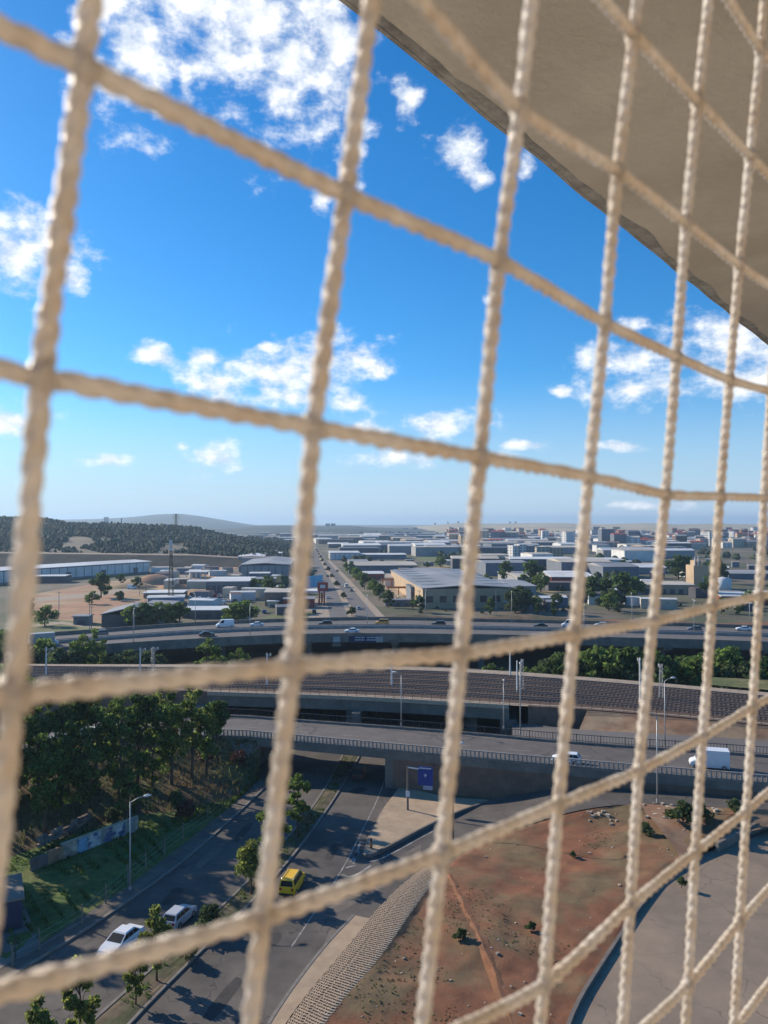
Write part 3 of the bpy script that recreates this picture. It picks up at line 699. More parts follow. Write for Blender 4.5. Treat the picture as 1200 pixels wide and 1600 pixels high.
# verge trees on the median and pavements
for (x, y, k, s_, l) in ((465,1308,'grove3',.85,'dark leafy tree on the median, closest to the bridge'), (428,1352,'grove3',.80,'dark leafy tree on the median behind the taxi'),
        (393,1396,'willow',1.0,'drooping yellow-green tree on the median left of the taxi'), (245,1532,'slender',1.0,'slender pale tree on the median beside the silver car'),
        (125,1640,'slender',1.1,'leafy young tree on the median at the bottom left'), (325,1458,'bush',1.2,'small round shrub on the median between taxi and silver car'),
        (212,1570,'slender',.8,'short young tree on the median in front of the white car'), (60,1700,'slender',1.0,'young tree on the median low at the left edge'),
        (480,1296,'silver',.7,'silvery tuft-leaved small tree on the median near the bridge'), (290,1500,'bush',.8,'tiny shrub in the median dirt left of the taxi')):
    tree(k, P(x, y, .1), s_, l)
for (x, y, s_, l) in ((1010,1305,.7,'bright green low shrub on the red earth plot'), (1068,1290,1.35,'large dark shrub on the earth mound by the slip road'), (1095,1282,1.0,'dark shrub beside the large one on the earth mound'),
        (1065,1385,.45,'tiny dark shrub at the edge of the concrete yard'), (830,1455,.4,'small green weed clump on the red earth'), (895,1340,.35,'tiny weed clump high on the red earth'),
        (720,1470,.5,'weed clump beside the orange ridge'), (1150,1270,.8,'dark shrub on the bank below the bridge side wall')):
    p = P(x, y, 2.8); zz = plot_z(p); tree('bush', P(x, y, zz - .05), s_, l)
# stones and weeds of the plot
mb = MB()
for q in range(200):
    i = random.randrange(2, 58); j = random.randrange(2, 45); p = PLOT[i][j] + Vector((random.uniform(-.5, .5), random.uniform(-.5, .5), 0)); s_ = random.uniform(.04, .11) * (2.2 if random.random() < .05 else 1)
    mb.box(p.x, p.y, p.z + s_ * .2, s_ * 1.6, s_, s_ * .9, random.uniform(0, 3))
for q in range(60):
    f = random.random(); p = PLOT[59 - random.randrange(0, 9)][random.randrange(2, 40)]; s_ = random.uniform(.15, .38)
    mb.box(p.x, p.y, p.z + s_ * .25, s_ * 1.5, s_, s_, random.uniform(0, 3))
mb.build('stones', mat('stone', (.42, .35, .27), .9, .25, 3, island=.3), kind='stuff')
mb = MB()
for q in range(6500):
    i = random.randrange(1, 58); j = random.randrange(1, 45); p = PLOT[i][j] + Vector((random.uniform(-.5, .5), random.uniform(-.5, .5), -.02))
    w_ = noise.noise(Vector((p.x * .14, p.y * .14, 11))) + (.42 if j < 17 and i < 32 else -.18)
    if w_ < .12: continue
    a = random.uniform(0, 6.28); h = random.uniform(.05, .18); l = .11; dx, dy = math.cos(a) * l, math.sin(a) * l
    mb.add([(p.x - dx, p.y - dy, p.z), (p.x + dx, p.y + dy, p.z), (p.x + dy, p.y - dx, p.z + h)], [(0, 1, 2)])
mb.build('weeds', mat('weed', (.17, .155, .07), .9, .3, .5, island=.4, transl=.55), kind='stuff')
# leaf litter / dry grass of the wooded bank and median
mb = MB()
for q in range(9000):
    i = random.randrange(39); f = random.random(); p = low[i].lerp(high[i], f); p = p + Vector((random.uniform(-1, 1), random.uniform(-.6, .6), .02))
    p.z = low[i].lerp(high[i], f).z + .45 * noise.fractal(Vector((p.x * .25, p.y * .25, 2)), 1, 2, 4) if .05 < f < .95 else p.z
    a = random.uniform(0, 6.28); h = random.uniform(.12, .6); l = .13; dx, dy = math.cos(a) * l, math.sin(a) * l
    mb.add([(p.x - dx, p.y - dy, p.z - .1), (p.x + dx, p.y + dy, p.z - .1), (p.x + dy, p.y - dx, p.z + h)], [(0, 1, 2)])
mb.build('undergrowth', mat('under', (.115, .13, .045), .9, .4, .25, island=.5, transl=.4, col2=(.14, .095, .05), big=.1), kind='stuff')
mb = MB(); a = pl(ML, 0, 60); b = pl(MR, 0, 60)
for q in range(2600):
    i = random.randrange(59); p = a[i].lerp(a[i+1], random.random()).lerp(b[i], random.uniform(.1, .9))
    if noise.noise(Vector((p.x * .3, p.y * .3, 4))) < -.1: continue
    an = random.uniform(0, 6.28); h = random.uniform(.05, .35); l = .1; dx, dy = math.cos(an) * l, math.sin(an) * l
    mb.add([(p.x - dx, p.y - dy, .08), (p.x + dx, p.y + dy, .08), (p.x + dy, p.y - dx, .1 + h)], [(0, 1, 2)])
mb.build('median_grass', 'blade', kind='stuff')
# trees between railway and viaduct
HG = 'trees between railway and viaduct'
for i, (x, D, k, s_) in enumerate(sorted([(20,192,'mid2',1.2),(48,190,'hedge',1.25),(75,194,'mid1',1.2),(100,188,'hedge',1.25),(125,190,'grove3',1.15),(150,192,'grove1',.9),(190,192,'hedge',1.1),(215,190,'hedge',1.1),(238,193,'hedge',.95),
        (325,188,'grove3',1.1),(345,192,'mid1',.85),(372,186,'grove3',.95),(170,190,'hedge',.8),(-20,190,'hedge',1.3),(-60,192,'mid1',1.3),(120,178,'silver',1.1),(5,200,'mid1',1.3)])):
    p = PD(x, 1040, D); tree(k, (p.x, p.y, ground_z(p.x, p.y) - .1), s_ * 1.4, ordlab('leafy tree before the viaduct left of its underpass, %s from the left', i), 'trees left of the viaduct underpass')
for i, x in enumerate(range(770, 1290, 21)):
    D = random.uniform(183, 197) - max(0, (x - 800)) * .022; p = PD(x + random.uniform(-8, 8), 1040, D)
    tree(random.choice(['hedge', 'hedge', 'mid2', 'mid1']), (p.x, p.y, -2.7), random.uniform(.85, 1.15) * (.85 if x < 850 else 1.4) , ordlab('bushy tree in the row behind the tracks, %s from the row\'s left end', i), 'row of bushy trees behind the tracks on the right')
mb = MB(); a = pl([(1110,1058,7.0),(1200,1062,7.0),(1500,1085,7.0)], 0, 12); b = pl([(1110,1070,7.04),(1200,1078,7.04),(1500,1104,7.04)], 0, 12)
mb.strip(a, b, 3); structure('verge', mb, 'grass_dry')

# ------------------------------------------------------------------ vehicles
mat('glass_dark', (.018, .018, .02), .3, .1, 1, spec=.25); mat('tyre', (.02, .02, .02), .8, .1, 4); mat('rim', (.45, .45, .45), .4, .1, 4, metal=.7)
mat('head_lamp', (.75, .76, .75), .15, .05, 3, spec=.6); mat('tail_lamp', (.35, .02, .02), .25, .1, 3, spec=.5); mat('black_plastic', (.03, .03, .03), .6, .1, 3)
PAINTS = {'white': (.72, .73, .74), 'silver': (.45, .47, .50), 'yellow': (.86, .50, .02), 'orange': (.68, .34, .05), 'black': (.018, .018, .02), 'blue': (.06, .12, .30), 'grey': (.14, .145, .15), 'red': (.35, .03, .03)}
for k_, c_ in PAINTS.items(): mat('paint_' + k_, c_, .28, .04, 2, spec=.55)
SHAPES = { # L, W, profile stations (x, z top of lower body), belt cabin base x0,x1 ; roof x0,x1 ; belt z ; roof z
 'sedan': dict(L=4.4, W=1.78, prof=[(-2.2,.62),(-2.1,.92),(-1.45,1.0),(1.0,.98),(1.75,.86),(2.12,.72),(2.2,.55)], cab=(-1.65, 1.15), roof=(-.95, .30), belt=.96, top=1.45),
 'hatch': dict(L=4.1, W=1.75, prof=[(-2.05,.6),(-2.0,1.0),(-1.5,1.02),(.9,1.0),(1.6,.88),(1.95,.74),(2.05,.55)], cab=(-1.98, 1.05), roof=(-1.55, .25), belt=.98, top=1.5),
 'mpv': dict(L=4.4, W=1.82, prof=[(-2.2,.6),(-2.17,1.12),(-1.6,1.14),(1.15,1.12),(1.85,.98),(2.14,.8),(2.2,.55)], cab=(-2.15, 1.35), roof=(-1.98, .70), belt=1.1, top=1.82),
 'suv': dict(L=4.5, W=1.86, prof=[(-2.25,.65),(-2.2,1.08),(-1.6,1.1),(1.0,1.08),(1.8,1.0),(2.18,.85),(2.25,.6)], cab=(-2.15, 1.15), roof=(-1.75, .40), belt=1.06, top=1.68),
 'van': dict(L=5.6, W=2.0, prof=[(-2.8,.6),(-2.78,1.3),(-2.0,1.32),(1.7,1.3),(2.4,1.1),(2.72,.9),(2.8,.55)], cab=(-2.77, 2.0), roof=(-2.72, 1.15), belt=1.28, top=2.45),
}
def car_meshes(sh):
    s_ = SHAPES[sh]; W = s_['W'] / 2; out = {}
    mb = MB(); ring = []
    for x, zt in s_['prof']:
        e = 1 - .10 * abs(x / (s_['L'] / 2)) ** 4
        ring.append([(x, -W * e * .97, .22), (x, -W * e, .42), (x, -W * e, zt - .13), (x, -W * e * .93, zt), (x, W * e * .93, zt), (x, W * e, zt - .13), (x, W * e, .42), (x, W * e * .97, .22)])
    for r in ring: mb.v += r
    n = len(ring)
    for i in range(n - 1):
        for k in range(8): mb.f.append((i*8 + k, (i+1)*8 + k, (i+1)*8 + (k+1) % 8, i*8 + (k+1) % 8))
    mb.f.append(tuple(range(8))); mb.f.append(tuple((n-1)*8 + k for k in range(7, -1, -1)))
    c0, c1 = s_['cab']; r0, r1 = s_['roof']; bz, tz = s_['belt'] - .02, s_['top']; wb, wt = W * .93, W * .76
    B = [Vector(q) for q in ((c0, -wb, bz), (c1, -wb, bz), (c1, wb, bz), (c0, wb, bz))]; T = [Vector(q) for q in ((r0, -wt, tz - .05), (r1, -wt, tz - .05), (r1, wt, tz - .05), (r0, wt, tz - .05))]
    T2 = [Vector((q.x * .92 + (r0 + r1) * .04, q.y * .85, tz)) for q in T]
    mb.add(B + T + T2, [(0,1,5,4),(1,2,6,5),(2,3,7,6),(3,0,4,7),(4,5,9,8),(5,6,10,9),(6,7,11,10),(7,4,8,11),(8,9,10,11)])
    out['body'] = [(mb, None, (0, 0, 0))]
    def pane(a, b, c, d, i0=.1, i1=.9, j0=.12, j1=.9):
        """quad inset into face a b (bottom) c d (top)"""
        nn = (b - a).cross(d - a).normalized() * .012; m_ = MB()
        q = [a.lerp(b, u).lerp(d.lerp(c, u), v) for u, v in ((i0, j0), (i1, j0), (i1, j1), (i0, j1))]
        m_.add([v + nn for v in q] + [v - nn for v in q], [(0,1,2,3),(7,6,5,4),(0,4,5,1),(1,5,6,2),(2,6,7,3),(3,7,4,0)]); return m_
    out['windshield'] = [(pane(B[1], B[2], T[2], T[1], .06, .94, .1, .93), 'glass_dark', (0, 0, 0))]
    out['rear_window'] = [(pane(B[3], B[0], T[0], T[3], .08, .92, .2 if sh == 'van' else .12, .9), 'glass_dark', (0, 0, 0))]
    i0, i1 = (.72, .96) if sh == 'van' else (.05, .95)
    cuts = [(i0, i1)] if sh == 'van' else [(.06, .34), (.36, .63), (.65, .95)]
    out['side_window'] = [(pane(B[0], B[1], T[1], T[0], a, b), 'glass_dark', (0, 0, 0)) for a, b in cuts] + [(pane(B[2], B[3], T[3], T[2], 1 - b, 1 - a), 'glass_dark', (0, 0, 0)) for a, b in cuts]
    wm = MB(); wm.tube([(0, -.11, 0), (0, .11, 0)], .32, 14); rm = MB(); rm.tube([(0, -.118, 0), (0, .118, 0)], .2, 10)
    fx = s_['L'] / 2 - .82; out['wheel'] = [(wm, 'tyre', (x, y, .32)) for x in (-fx, fx) for y in (-W + .1, W - .1)]; out['_rim'] = (rm, 'rim')
    hl = MB(); hl.box(0, 0, 0, .12, .36, .16); tl = MB(); tl.box(0, 0, 0, .08, .24, .26)
    zt = s_['prof'][-2][1]
    out['headlight'] = [(hl, 'head_lamp', (s_['L'] / 2 - .09, y, zt - .1)) for y in (-W + .32, W - .32)]
    out['taillight'] = [(tl, 'tail_lamp', (-s_['L'] / 2 + .02, y, s_['prof'][1][1] - .22)) for y in (-W + .26, W - .26)]
    bp = MB(); bp.box(0, 0, 0, .16, W * 1.75, .22); out['bumper'] = [(bp, 'black_plastic', (x, 0, .36)) for x in (s_['L'] / 2 - .02, -s_['L'] / 2 + .02)]
    if sh == 'mpv':
        rk = MB(); rk.tube([(r0 + .1, 0, 0), (r0 + .2, 0, .07), (r1 - .2, 0, .07), (r1 - .1, 0, 0)], .03, 5); out['roof_rail'] = [(rk, 'rim', (0, y, tz + .0)) for y in (-wt * .9, wt * .9)]
    res = {}
    for k_, lst in out.items():
        if k_ == '_rim': res[k_] = lst[0].mesh('rim', lst[1], False); continue
        cache = {}; res[k_] = []
        for m_, mm, l_ in lst:
            if id(m_) not in cache: cache[id(m_)] = m_.mesh(k_, mm, False)
            res[k_].append((cache[id(m_)], l_))
    return res
CARS = {k_: car_meshes(k_) for k_ in SHAPES}; BODY = {}
NM = {'sedan': 'car', 'hatch': 'car', 'mpv': 'taxi', 'suv': 'car', 'van': 'van'}
def car(sh, colr, p, rz, label, group=None, sc=1.0, detail=2, name=None, cat=None):
    t = thing(name or ('car' if sh == 'mpv' and colr not in ('yellow', 'orange') else NM[sh]), label, cat or ('van' if sh == 'van' else 'taxi' if sh == 'mpv' and colr in ('yellow', 'orange') else 'car'), p, rz, group, sc)
    key = (sh, colr)
    if key not in BODY:
        b = CARS[sh]['body'][0][0].copy(); b.materials.clear(); b.materials.append(MATS['paint_' + colr]); BODY[key] = b
    link('body', BODY[key], t)
    skip = {'body', '_rim'} if detail == 2 else {'body', '_rim', 'headlight', 'taillight', 'bumper', 'roof_rail'}
    for k_, lst in CARS[sh].items():
        if k_ in skip: continue
        for m_, l_ in lst:
            o = link(k_, m_, t, loc=l_)
            if k_ == 'wheel' and detail == 2: link('rim', CARS[sh]['_rim'], o)
    return t
hr = head((433,1370), (507,1273))
car('mpv', 'yellow', P(457, 1388, .01), head((443,1400), (500,1318)) + .02, 'yellow taxi minivan with roof rails on the shaded road')
hl_ = head((280,1470), (160,1560))
car('sedan', 'white', P(190, 1480, .01), head((240,1440), (140,1520)), 'white car facing the camera beside the median trees', sc=1.08)
car('hatch', 'silver', P(280, 1440, .01), head((320,1400), (230,1480)) + math.pi, 'silver car with leaf-speckled roof behind the white car')
car('suv', 'black', P(562, 1214, .01), head((545,1240), (580,1150)), 'black car driving into the shade under the road bridge')
hb = yaw(P(600, 1170, BZ) - P(1100, 1210, BZ))
car('hatch', 'white', P(885, 1192, BZ + .02), hb, 'small white car on the bridge road right of centre')
vt = car('van', 'white', P(1108, 1199, BZ + .02), hb, 'white box van driving left along the bridge road', sc=.93)
mbx = MB(); mbx.box(-.75, 0, 1.75, 4.0, 2.1, 2.1); mbx.build('cargo_box', 'paint_white', vt)
for (x, y, c_, l) in ((135,1152,'white','white car on the bridge road seen through the grove trees'), (200,1149,'blue','dark blue car on the bridge road behind the grove'), (98,1160,'silver','silver car on the bridge road far left behind trees')):
    car('hatch', c_, P(x, y, BZ + .02), hb + .1, l, sc=1.05)
def hw(fr, x):
    best = min(range(89), key=lambda i: abs(600 + F * (hf[i].lerp(hn[i], fr).x) / hf[i].lerp(hn[i], fr).y - x)); a, b = hf[best].lerp(hn[best], fr), hf[best+1].lerp(hn[best+1], fr)
    tx = x; t_ = (b - a)
    # solve along the segment
    u = 0
    for q in range(40):
        p = a + t_ * (q / 39)
        if abs(600 + F * p.x / p.y - tx) < abs(600 + F * (a + t_ * u).x / (a + t_ * u).y - tx): u = q / 39
    return a + t_ * u + Vector((0, 0, .02)), yaw(t_)
for (x, fr, sh, c_, dr, l) in ((543,.80,'sedan','white',1,'white car above the banner on the viaduct'), (597,.33,'mpv','orange',1,'orange-yellow taxi on the far lanes of the viaduct'),
        (499,.36,'suv','black',1,'black car on the viaduct left of the white car'), (401,.27,'sedan','white',1,'small white car on the far lanes left of the black car'),
        (352,.24,'van','white',1,'white van on the far lanes of the viaduct, left half'), (675,.36,'suv','black',1,'black car on the viaduct right of the orange taxi'),
        (882,.27,'van','white',1,'white van on the viaduct right of centre'), (843,.34,'sedan','black',1,'black car just behind the white van on the right'),
        (146,.27,'suv','grey',1,'dark car on the viaduct at far left'), (1155,.20,'sedan','white',1,'white car at the right end of the viaduct'),
        (935,.2,'hatch','silver',1,'silver car on the viaduct right of the white van'), (1080,.30,'hatch','grey',1,'grey car near the right end of the viaduct'),(318,.72,'sedan','black',0,'black car on the near lanes of the viaduct, left')):
    p, a = hw(fr, x); car(sh, c_, p, a + math.pi * dr, l, sc=.98)
p, a = hw(.62, 70); tk = car('van', 'white', p, a, 'white truck with grey cargo box at the left end of the viaduct', sc=1.1, name='truck', cat='truck')
mbx = MB(); mbx.box(-.9, 0, 1.9, 5.6, 2.2, 2.4); mbx.build('cargo_box', 'galv', tk)
# ------------------------------------------------------------------ lamps, masts, signs
def lamp(p, h, arm, rz, label, group='street lamps', m='galv', two=False):
    t = thing('street_lamp', label, 'street lamp', p, rz, group)
    mb = MB(); mb.tube([(0, 0, -.2), (0, 0, h * .5), (0, 0, h)], [.11, .085, .06], 8); mb.build('pole', m, t, True)
    mb = MB(); mb.tube([(0, 0, 0), (0, 0, .5)], [.16, .14], 8); mb.build('base', m, t)
    for s_ in ((-1, 1) if two else (1,)):
        mb = MB(); mb.tube([(0, 0, h - .1), (s_ * arm * .5, 0, h + .3), (s_ * arm, 0, h + .4)], [.05, .045, .04], 6); mb.build('arm', m, t, True)
        mb = MB(); mb.tube([(s_ * (arm - .2), 0, h + .40), (s_ * (arm + .2), 0, h + .43), (s_ * (arm + .6), 0, h + .42)], [.09, .17, .07], 8); mb.build('lamp_head', 'lamp_white', t, True)
    return t
lamp(P(203, 1392), 9.6, 1.6, R(25), 'tall street lamp behind the painted wall on the left lawn')
lamp(P(627, 1134, BZ), 8.6, .9, R(170), 'thin street lamp on the bridge far kerb right of the girder pier')
lamp(P(813, 1146, BZ), 10.8, 1.0, R(80), 'tall street lamp in front of the brown railway wall')
lamp(P(787, 1139, 5.2), 7.6, .6, R(80), 'shorter lamp pole left of the tall one by the railway wall')
lamp(P(1039, 1170, BZ), 10.3, 1.2, R(10), 'street lamp between bridge road and frontage road on the right')
lamp(P(1027, 1254, 3.6), 11.2, 1.4, R(150), 'street lamp rising from the slip road at the right')
lamp(P(708, 1312, .02), 11.5, 1.2, R(30), 'thin dark street lamp standing on the slip road edge', m='dark_metal')
for i, (x, fr, l) in enumerate(((209,1,'at the left trees'),(300,0,'behind the white van'),(388,1,'left of the black car'),(470,0,'near the boulevard mouth'),(573,.5,'between white car and orange taxi'),(655,0,'left of the second black car'),
        (733,1,'right of the second black car'),(797,0,'near the garden umbrellas'),(905,1,'right of the white van'),(985,0,'by the earth cutting'),(1078,.5,'near the right end'),(1170,0,'at the right edge'))):
    p, a = hw(min(.985, max(.015, fr)), x); lamp(p, 9.5, 1.4, a + (R(90) if fr < .6 else R(-90)), 'street lamp on the viaduct ' + l, 'viaduct lamps', two=(fr == .5))
# overhead line masts of the railway
def mast(p, h, label, lattice=False):
    t = thing('railway_mast', label, 'mast', p, R(-9), 'overhead line masts along the tracks')
    mb = MB()
    if lattice:
        for sx in (-.35, .35):
            for sy in (-.35, .35): mb.tube([(sx, sy, -.2), (sx * .5, sy * .5, h)], .05, 5)
        for k in range(9):
            z0, z1 = h * k / 9, h * (k + 1) / 9; mb.tube([(-.35, -.35, z0), (.3, -.3, z1)], .03, 4); mb.tube([(.35, .35, z0), (-.3, .3, z1)], .03, 4); mb.tube([(-.35, .35, z0), (-.3, -.3, z1)], .03, 4)
    else: mb.tube([(0, 0, -.2), (0, 0, h)], [.17, .13], 8)
    mb.build('mast_pole', 'lamp_white' if not lattice else 'galv', t)
    mb = MB(); mb.tube([(0, 0, h - .7), (0, 2.6, h - .4)], .045, 5); mb.tube([(0, 0, h - 1.8), (0, 2.4, h - .5)], .035, 5); mb.tube([(0, 0, h - .2), (0, -1.4, h - .1)], .04, 5); mb.build('bracket_arm', 'galv', t)
    mb = MB(); mb.tube([(0, 2.5, h - .55), (0, 2.5, h - 1.0)], .07, 6); mb.build('insulator', 'lamp_white', t); return t
mast(P(612, 1071, RZ), 6.9, 'white railway mast above the girder pier'); mast(P(808, 1081, RZ), 6.0, 'thick white railway mast in front of the tall lamp')
mast(P(816, 1078, RZ), 6.0, 'lattice railway mast beside the thick white one', True); mast(P(797, 1055, RZ), 5.6, 'far railway mast left of the lattice one')
mast(P(1000, 1098, RZ), 8.2, 'railway mast near the right half of the tracks'); mast(P(1033, 1092, RZ), 6.5, 'lattice railway mast right of centre right', True)
mast(P(219, 1052, RZ), 5.5, 'railway mast at the left trees'); mast(P(239, 1050, RZ), 5.5, 'lattice railway mast at the left trees', True); mast(P(417, 1070, RZ), 6.4, 'railway mast behind the second net cord'); mast(P(72, 1055, RZ), 6.0, 'railway mast at the far left')
# blue direction sign
mat('sign_blue', (.015, .045, .24), .45, .08, 2, spec=.4); mat('sign_white', (.62, .64, .66), .5, .08, 3)
sp = P(637, 1267); t = thing('road_sign', 'blue direction sign on a cantilever post beside the underpass', 'sign', sp, 0)
mb = MB(); mb.tube([(0, 0, -.1), (0, 0, 6.1)], [.16, .12], 8); mb.build('post', 'concrete_dark', t)
mb = MB(); mb.tube([(0, 0, 6.0), (1.5, .1, 5.75)], .09, 8); mb.build('arm', 'lamp_white', t)
mb = MB(); mb.box(0, -.18, 2.4, .55, .05, .8); mb.build('notice_plate', 'sign_white', t)
sg = link('sign_panel', None, t); MBs = MB(); a = R(-14)
Mx = Matrix.Translation((2.45, .1, 4.75)) @ Matrix.Rotation(a, 4, 'Z'); MBs.box(0, 0, 0, 2.1, .07, 2.6, 0, Mx)
bpy.data.objects.remove(sg); sg = MBs.build('sign_panel', 'sign_blue', t)
mb = MB(); mb.box(0, -.05, 1.08, 1.7, .03, .16, 0, Mx); mb.build('lettering_line', 'sign_white', sg)
mb = MB(); mb.box(0, -.05, .1, .12, .03, .5, 0, Mx); mb.box(0, -.05, .16, .42, .03, .12, 0, Mx); mb.build('arrow_mark', 'sign_white', sg)
mb = MB(); mb.box(.35, 0, -1.6, 1.3, .06, .5, 0, Mx); mb.build('sub_plate', mat('sign_pale', (.28, .34, .46), .5), t)
# small rusty marker post on the island tip
t = thing('marker_post', 'small rusty marker post near the tip of the sandy island', 'post', P(580, 1325, .15))
mb = MB(); mb.tube([(0, 0, -.05), (0, 0, .8)], [.16, .13], 8); mb.build('post', mat('rust', (.30, .13, .05), .8), t)
mb = MB(); mb.tube([(0, 0, .8), (0, 0, 1.2)], [.14, .1], 8); mb.build('cap', 'black_plastic', t)
# banner with side plates on the viaduct edge
bp0, ba = hw(1.0, 566); mat('banner_navy', (.02, .03, .09), .6, .2, 2); mat('plate_grey', (.40, .40, .39), .6, .15, 1)
t = thing('banner', 'navy banner with white lettering hung on the viaduct edge', 'banner', bp0 + Vector((0, -.35, -1.6)), ba)
mb = MB(); mb.box(0, 0, .9, 9.4, .08, 1.7); bn = mb.build('cloth', 'banner_navy', t)
def letters(mb, text, x0, z0, h, wl, gap, y):
    """block capitals from strokes"""
    S = {'A': 'LRTM', 'E': 'LTMB', 'N': 'LRD', 'L': 'LB', 'I': 'C', 'S': 'TMBus', 'H': 'LRM', 'R': 'LTMr', 'T': 'TC', 'O': 'LRTB', ' ': ''}
    for i, ch in enumerate(text):
        x = x0 + i * (wl + gap); s_ = h * .17
        for k in S.get(ch, 'LT'):
            if k == 'L': mb.box(x, y, z0 + h/2, s_, .03, h)
            elif k == 'R': mb.box(x + wl - s_, y, z0 + h/2, s_, .03, h)
            elif k == 'C': mb.box(x + wl/2, y, z0 + h/2, s_, .03, h)
            elif k == 'T': mb.box(x + wl/2 - s_/2, y - .001, z0 + h - s_/2, wl, .03, s_)
            elif k == 'M': mb.box(x + wl/2 - s_/2, y - .002, z0 + h/2, wl, .03, s_)
            elif k == 'B': mb.box(x + wl/2 - s_/2, y - .003, z0 + s_/2, wl, .03, s_)
            elif k == 'u': mb.box(x, y, z0 + h*.75, s_, .03, h/2)
            elif k == 's': mb.box(x + wl - s_, y, z0 + h*.25, s_, .03, h/2)
            elif k == 'r': mb.box(x + wl - s_, y, z0 + h*.75, s_, .03, h/2)
            elif k == 'D': mb.tube([(x, y, z0 + h), (x + wl - s_, y, z0)], s_ * .4, 4)
# the real words cannot be read in the photograph: two rows of blurred white strokes
mb = MB(); q = -2.9
for k in range(15):
    if k not in (7,):
        mb.box(q, -.06, .72, .16, .03, .55); mb.box(q + .1, -.06, .95 if k % 2 else .55, .2, .03, .1); mb.box(q + .1, -.061, 1.42, .28, .03, .28)
    q += .42
mb.build('lettering', 'sign_white', bn)
for (x, l) in ((524, 'grey square plate at the left end of the banner'), (590, 'pale grey plate at the right end of the banner')):
    p, a = hw(1.0, x); mb = MB(); mb.box(0, 0, .9, 2.0, .1, 1.6); o = mb.build('edge_plate', 'plate_grey', loc=p + Vector((0, -.4, -1.65))); o.rotation_euler = (0, 0, a); tag(o, l, 'sign')
p, a = hw(1.0, 521); mb = MB(); mb.box(0, 0, .5, 2.6, .1, .9); o = mb.build('edge_plate', 'concrete_dark', loc=p + Vector((0, -.38, -2.8))); tag(o, 'dark plate below the left square plate of the banner', 'sign')

# ------------------------------------------------------------------ left corner: painted wall, rubble wall, fence, shed
mat('mural_cream', (.50, .44, .34), .9, .3, 1.6, col2=(.28, .22, .17), big=.9); mat('mural_blue', (.09, .13, .24), .8, .4, 1.2, col2=(.46, .47, .44), big=.8, cut=(.42, .48))
mat('mural_sky', (.22, .38, .50), .8, .2, 1.5, col2=(.05, .10, .2), big=.7, cut=(.5, .55)); mat('mural_grey', (.30, .30, .25), .85, .25, 1.2, col2=(.09, .11, .2), big=.6, cut=(.52, .58))
mat('mural_rust', (.34, .19, .11), .9, .25, 1.4); mat('mural_brown', (.17, .13, .115), .9, .25, 1.2)
w0, w1 = P(48, 1362, .15), P(215, 1297, .15); d = (w1 - w0); L = d.length; a = yaw(d)
t = thing('mural_wall', 'low wall painted with blue and cream pictures on the lawn', 'wall', w0, a)
seg = [(0, .14, 'mural_brown', 1.5), (.14, .27, 'mural_rust', 1.7), (.27, .40, 'mural_cream', 1.9), (.40, .49, 'mural_sky', 1.9), (.49, .62, 'mural_blue', 1.9), (.62, .74, 'mural_grey', 1.9), (.74, .86, 'mural_blue', 1.9), (.86, .97, 'mural_grey', 1.9), (.97, 1.0, 'mural_cream', 1.9)]
for x0, x1, m_, h in seg:
    mb = MB(); mb.box((x0 + x1) / 2 * L, 0, h / 2 - .1, (x1 - x0) * L - .02, .3, h); mb.build('painted_panel', m_, t)
mb = MB(); mb.box(.63 * L, 0, 1.83, .74 * L, .42, .1); mb.build('coping', 'concrete_pale', t)
w0, w1 = P(58, 1325, .4), P(140, 1283, .5); d = w1 - w0; L = d.length
t = thing('rubble_wall', 'broken reddish rubble wall behind the painted wall', 'wall', w0, yaw(d))
me_ = None; rs = random.Random(3)
for i in range(11):
    for j in range(3):
        mb = MB(); w_ = L / 11 * rs.uniform(.8, .95); mb.box((i + .5 + .3 * (j % 2)) * L / 11, rs.uniform(-.06, .06), .2 + j * .42, w_, .4, .38, rs.uniform(-.06, .06)); 
        if not (j == 2 and rs.random() < .3): mb.build('stone', 'mural_brown' if rs.random() < .4 else mat('rubble', (.30, .21, .165), .95, .3, 2, .5), t)
t = thing('fence', 'row of thin concrete fence posts with wire along the left pavement', 'fence', P(128, 1447, .1))
inv = Matrix.Translation(-t.location); fp = [P(x, y, .1) for x, y in ((20,1510),(62,1487),(128,1447),(165,1412),(200,1382),(228,1358),(257,1335),(286,1312),(325,1285),(360,1258))]
for k, p in enumerate(fp):
    q = inv @ p; mb = MB(); ln = random.uniform(-.12, .12); mb.tube([(q.x, q.y, -.2), (q.x + ln * .6, q.y, 1.5), (q.x + ln, q.y - .15, 2.2)], [.085, .075, .06], 6); mb.build('post', 'concrete', t)
for h in (.5, 1.1, 1.7):
    mb = MB(); mb.tube([inv @ p + Vector((0, 0, h)) for p in fp], .012, 4); mb.build('wire', 'galv', t)
t = thing('shed', 'dark blue flat shed with pale roof edge at the left border', 'shed', P(-25, 1445))
mb = MB(); mb.box(0, 0, 1.5, 6.6, 5.5, 3.0, R(28)); mb.build('wall', mat('navy', (.035, .04, .08), .7), t)
mb = MB(); mb.box(0, 0, 3.1, 7.0, 5.9, .22, R(28)); mb.build('roof', 'concrete', t)
mb = MB(); mb.box(1.9, -2.45, 1.1, 1.0, .1, 2.1, R(28)); mb.build('door', 'dark_metal', t)
t = thing('gate_post', 'thin dark gate post on the forecourt at the left edge', 'post', P(24, 1500, .16)); mb = MB(); mb.tube([(0, 0, -.1), (0, 0, 2.2)], .06, 6); mb.build('post', 'dark_metal', t); mb = MB(); mb.box(0, 0, 2.22, .2, .2, .06); mb.build('cap', 'dark_metal', t)

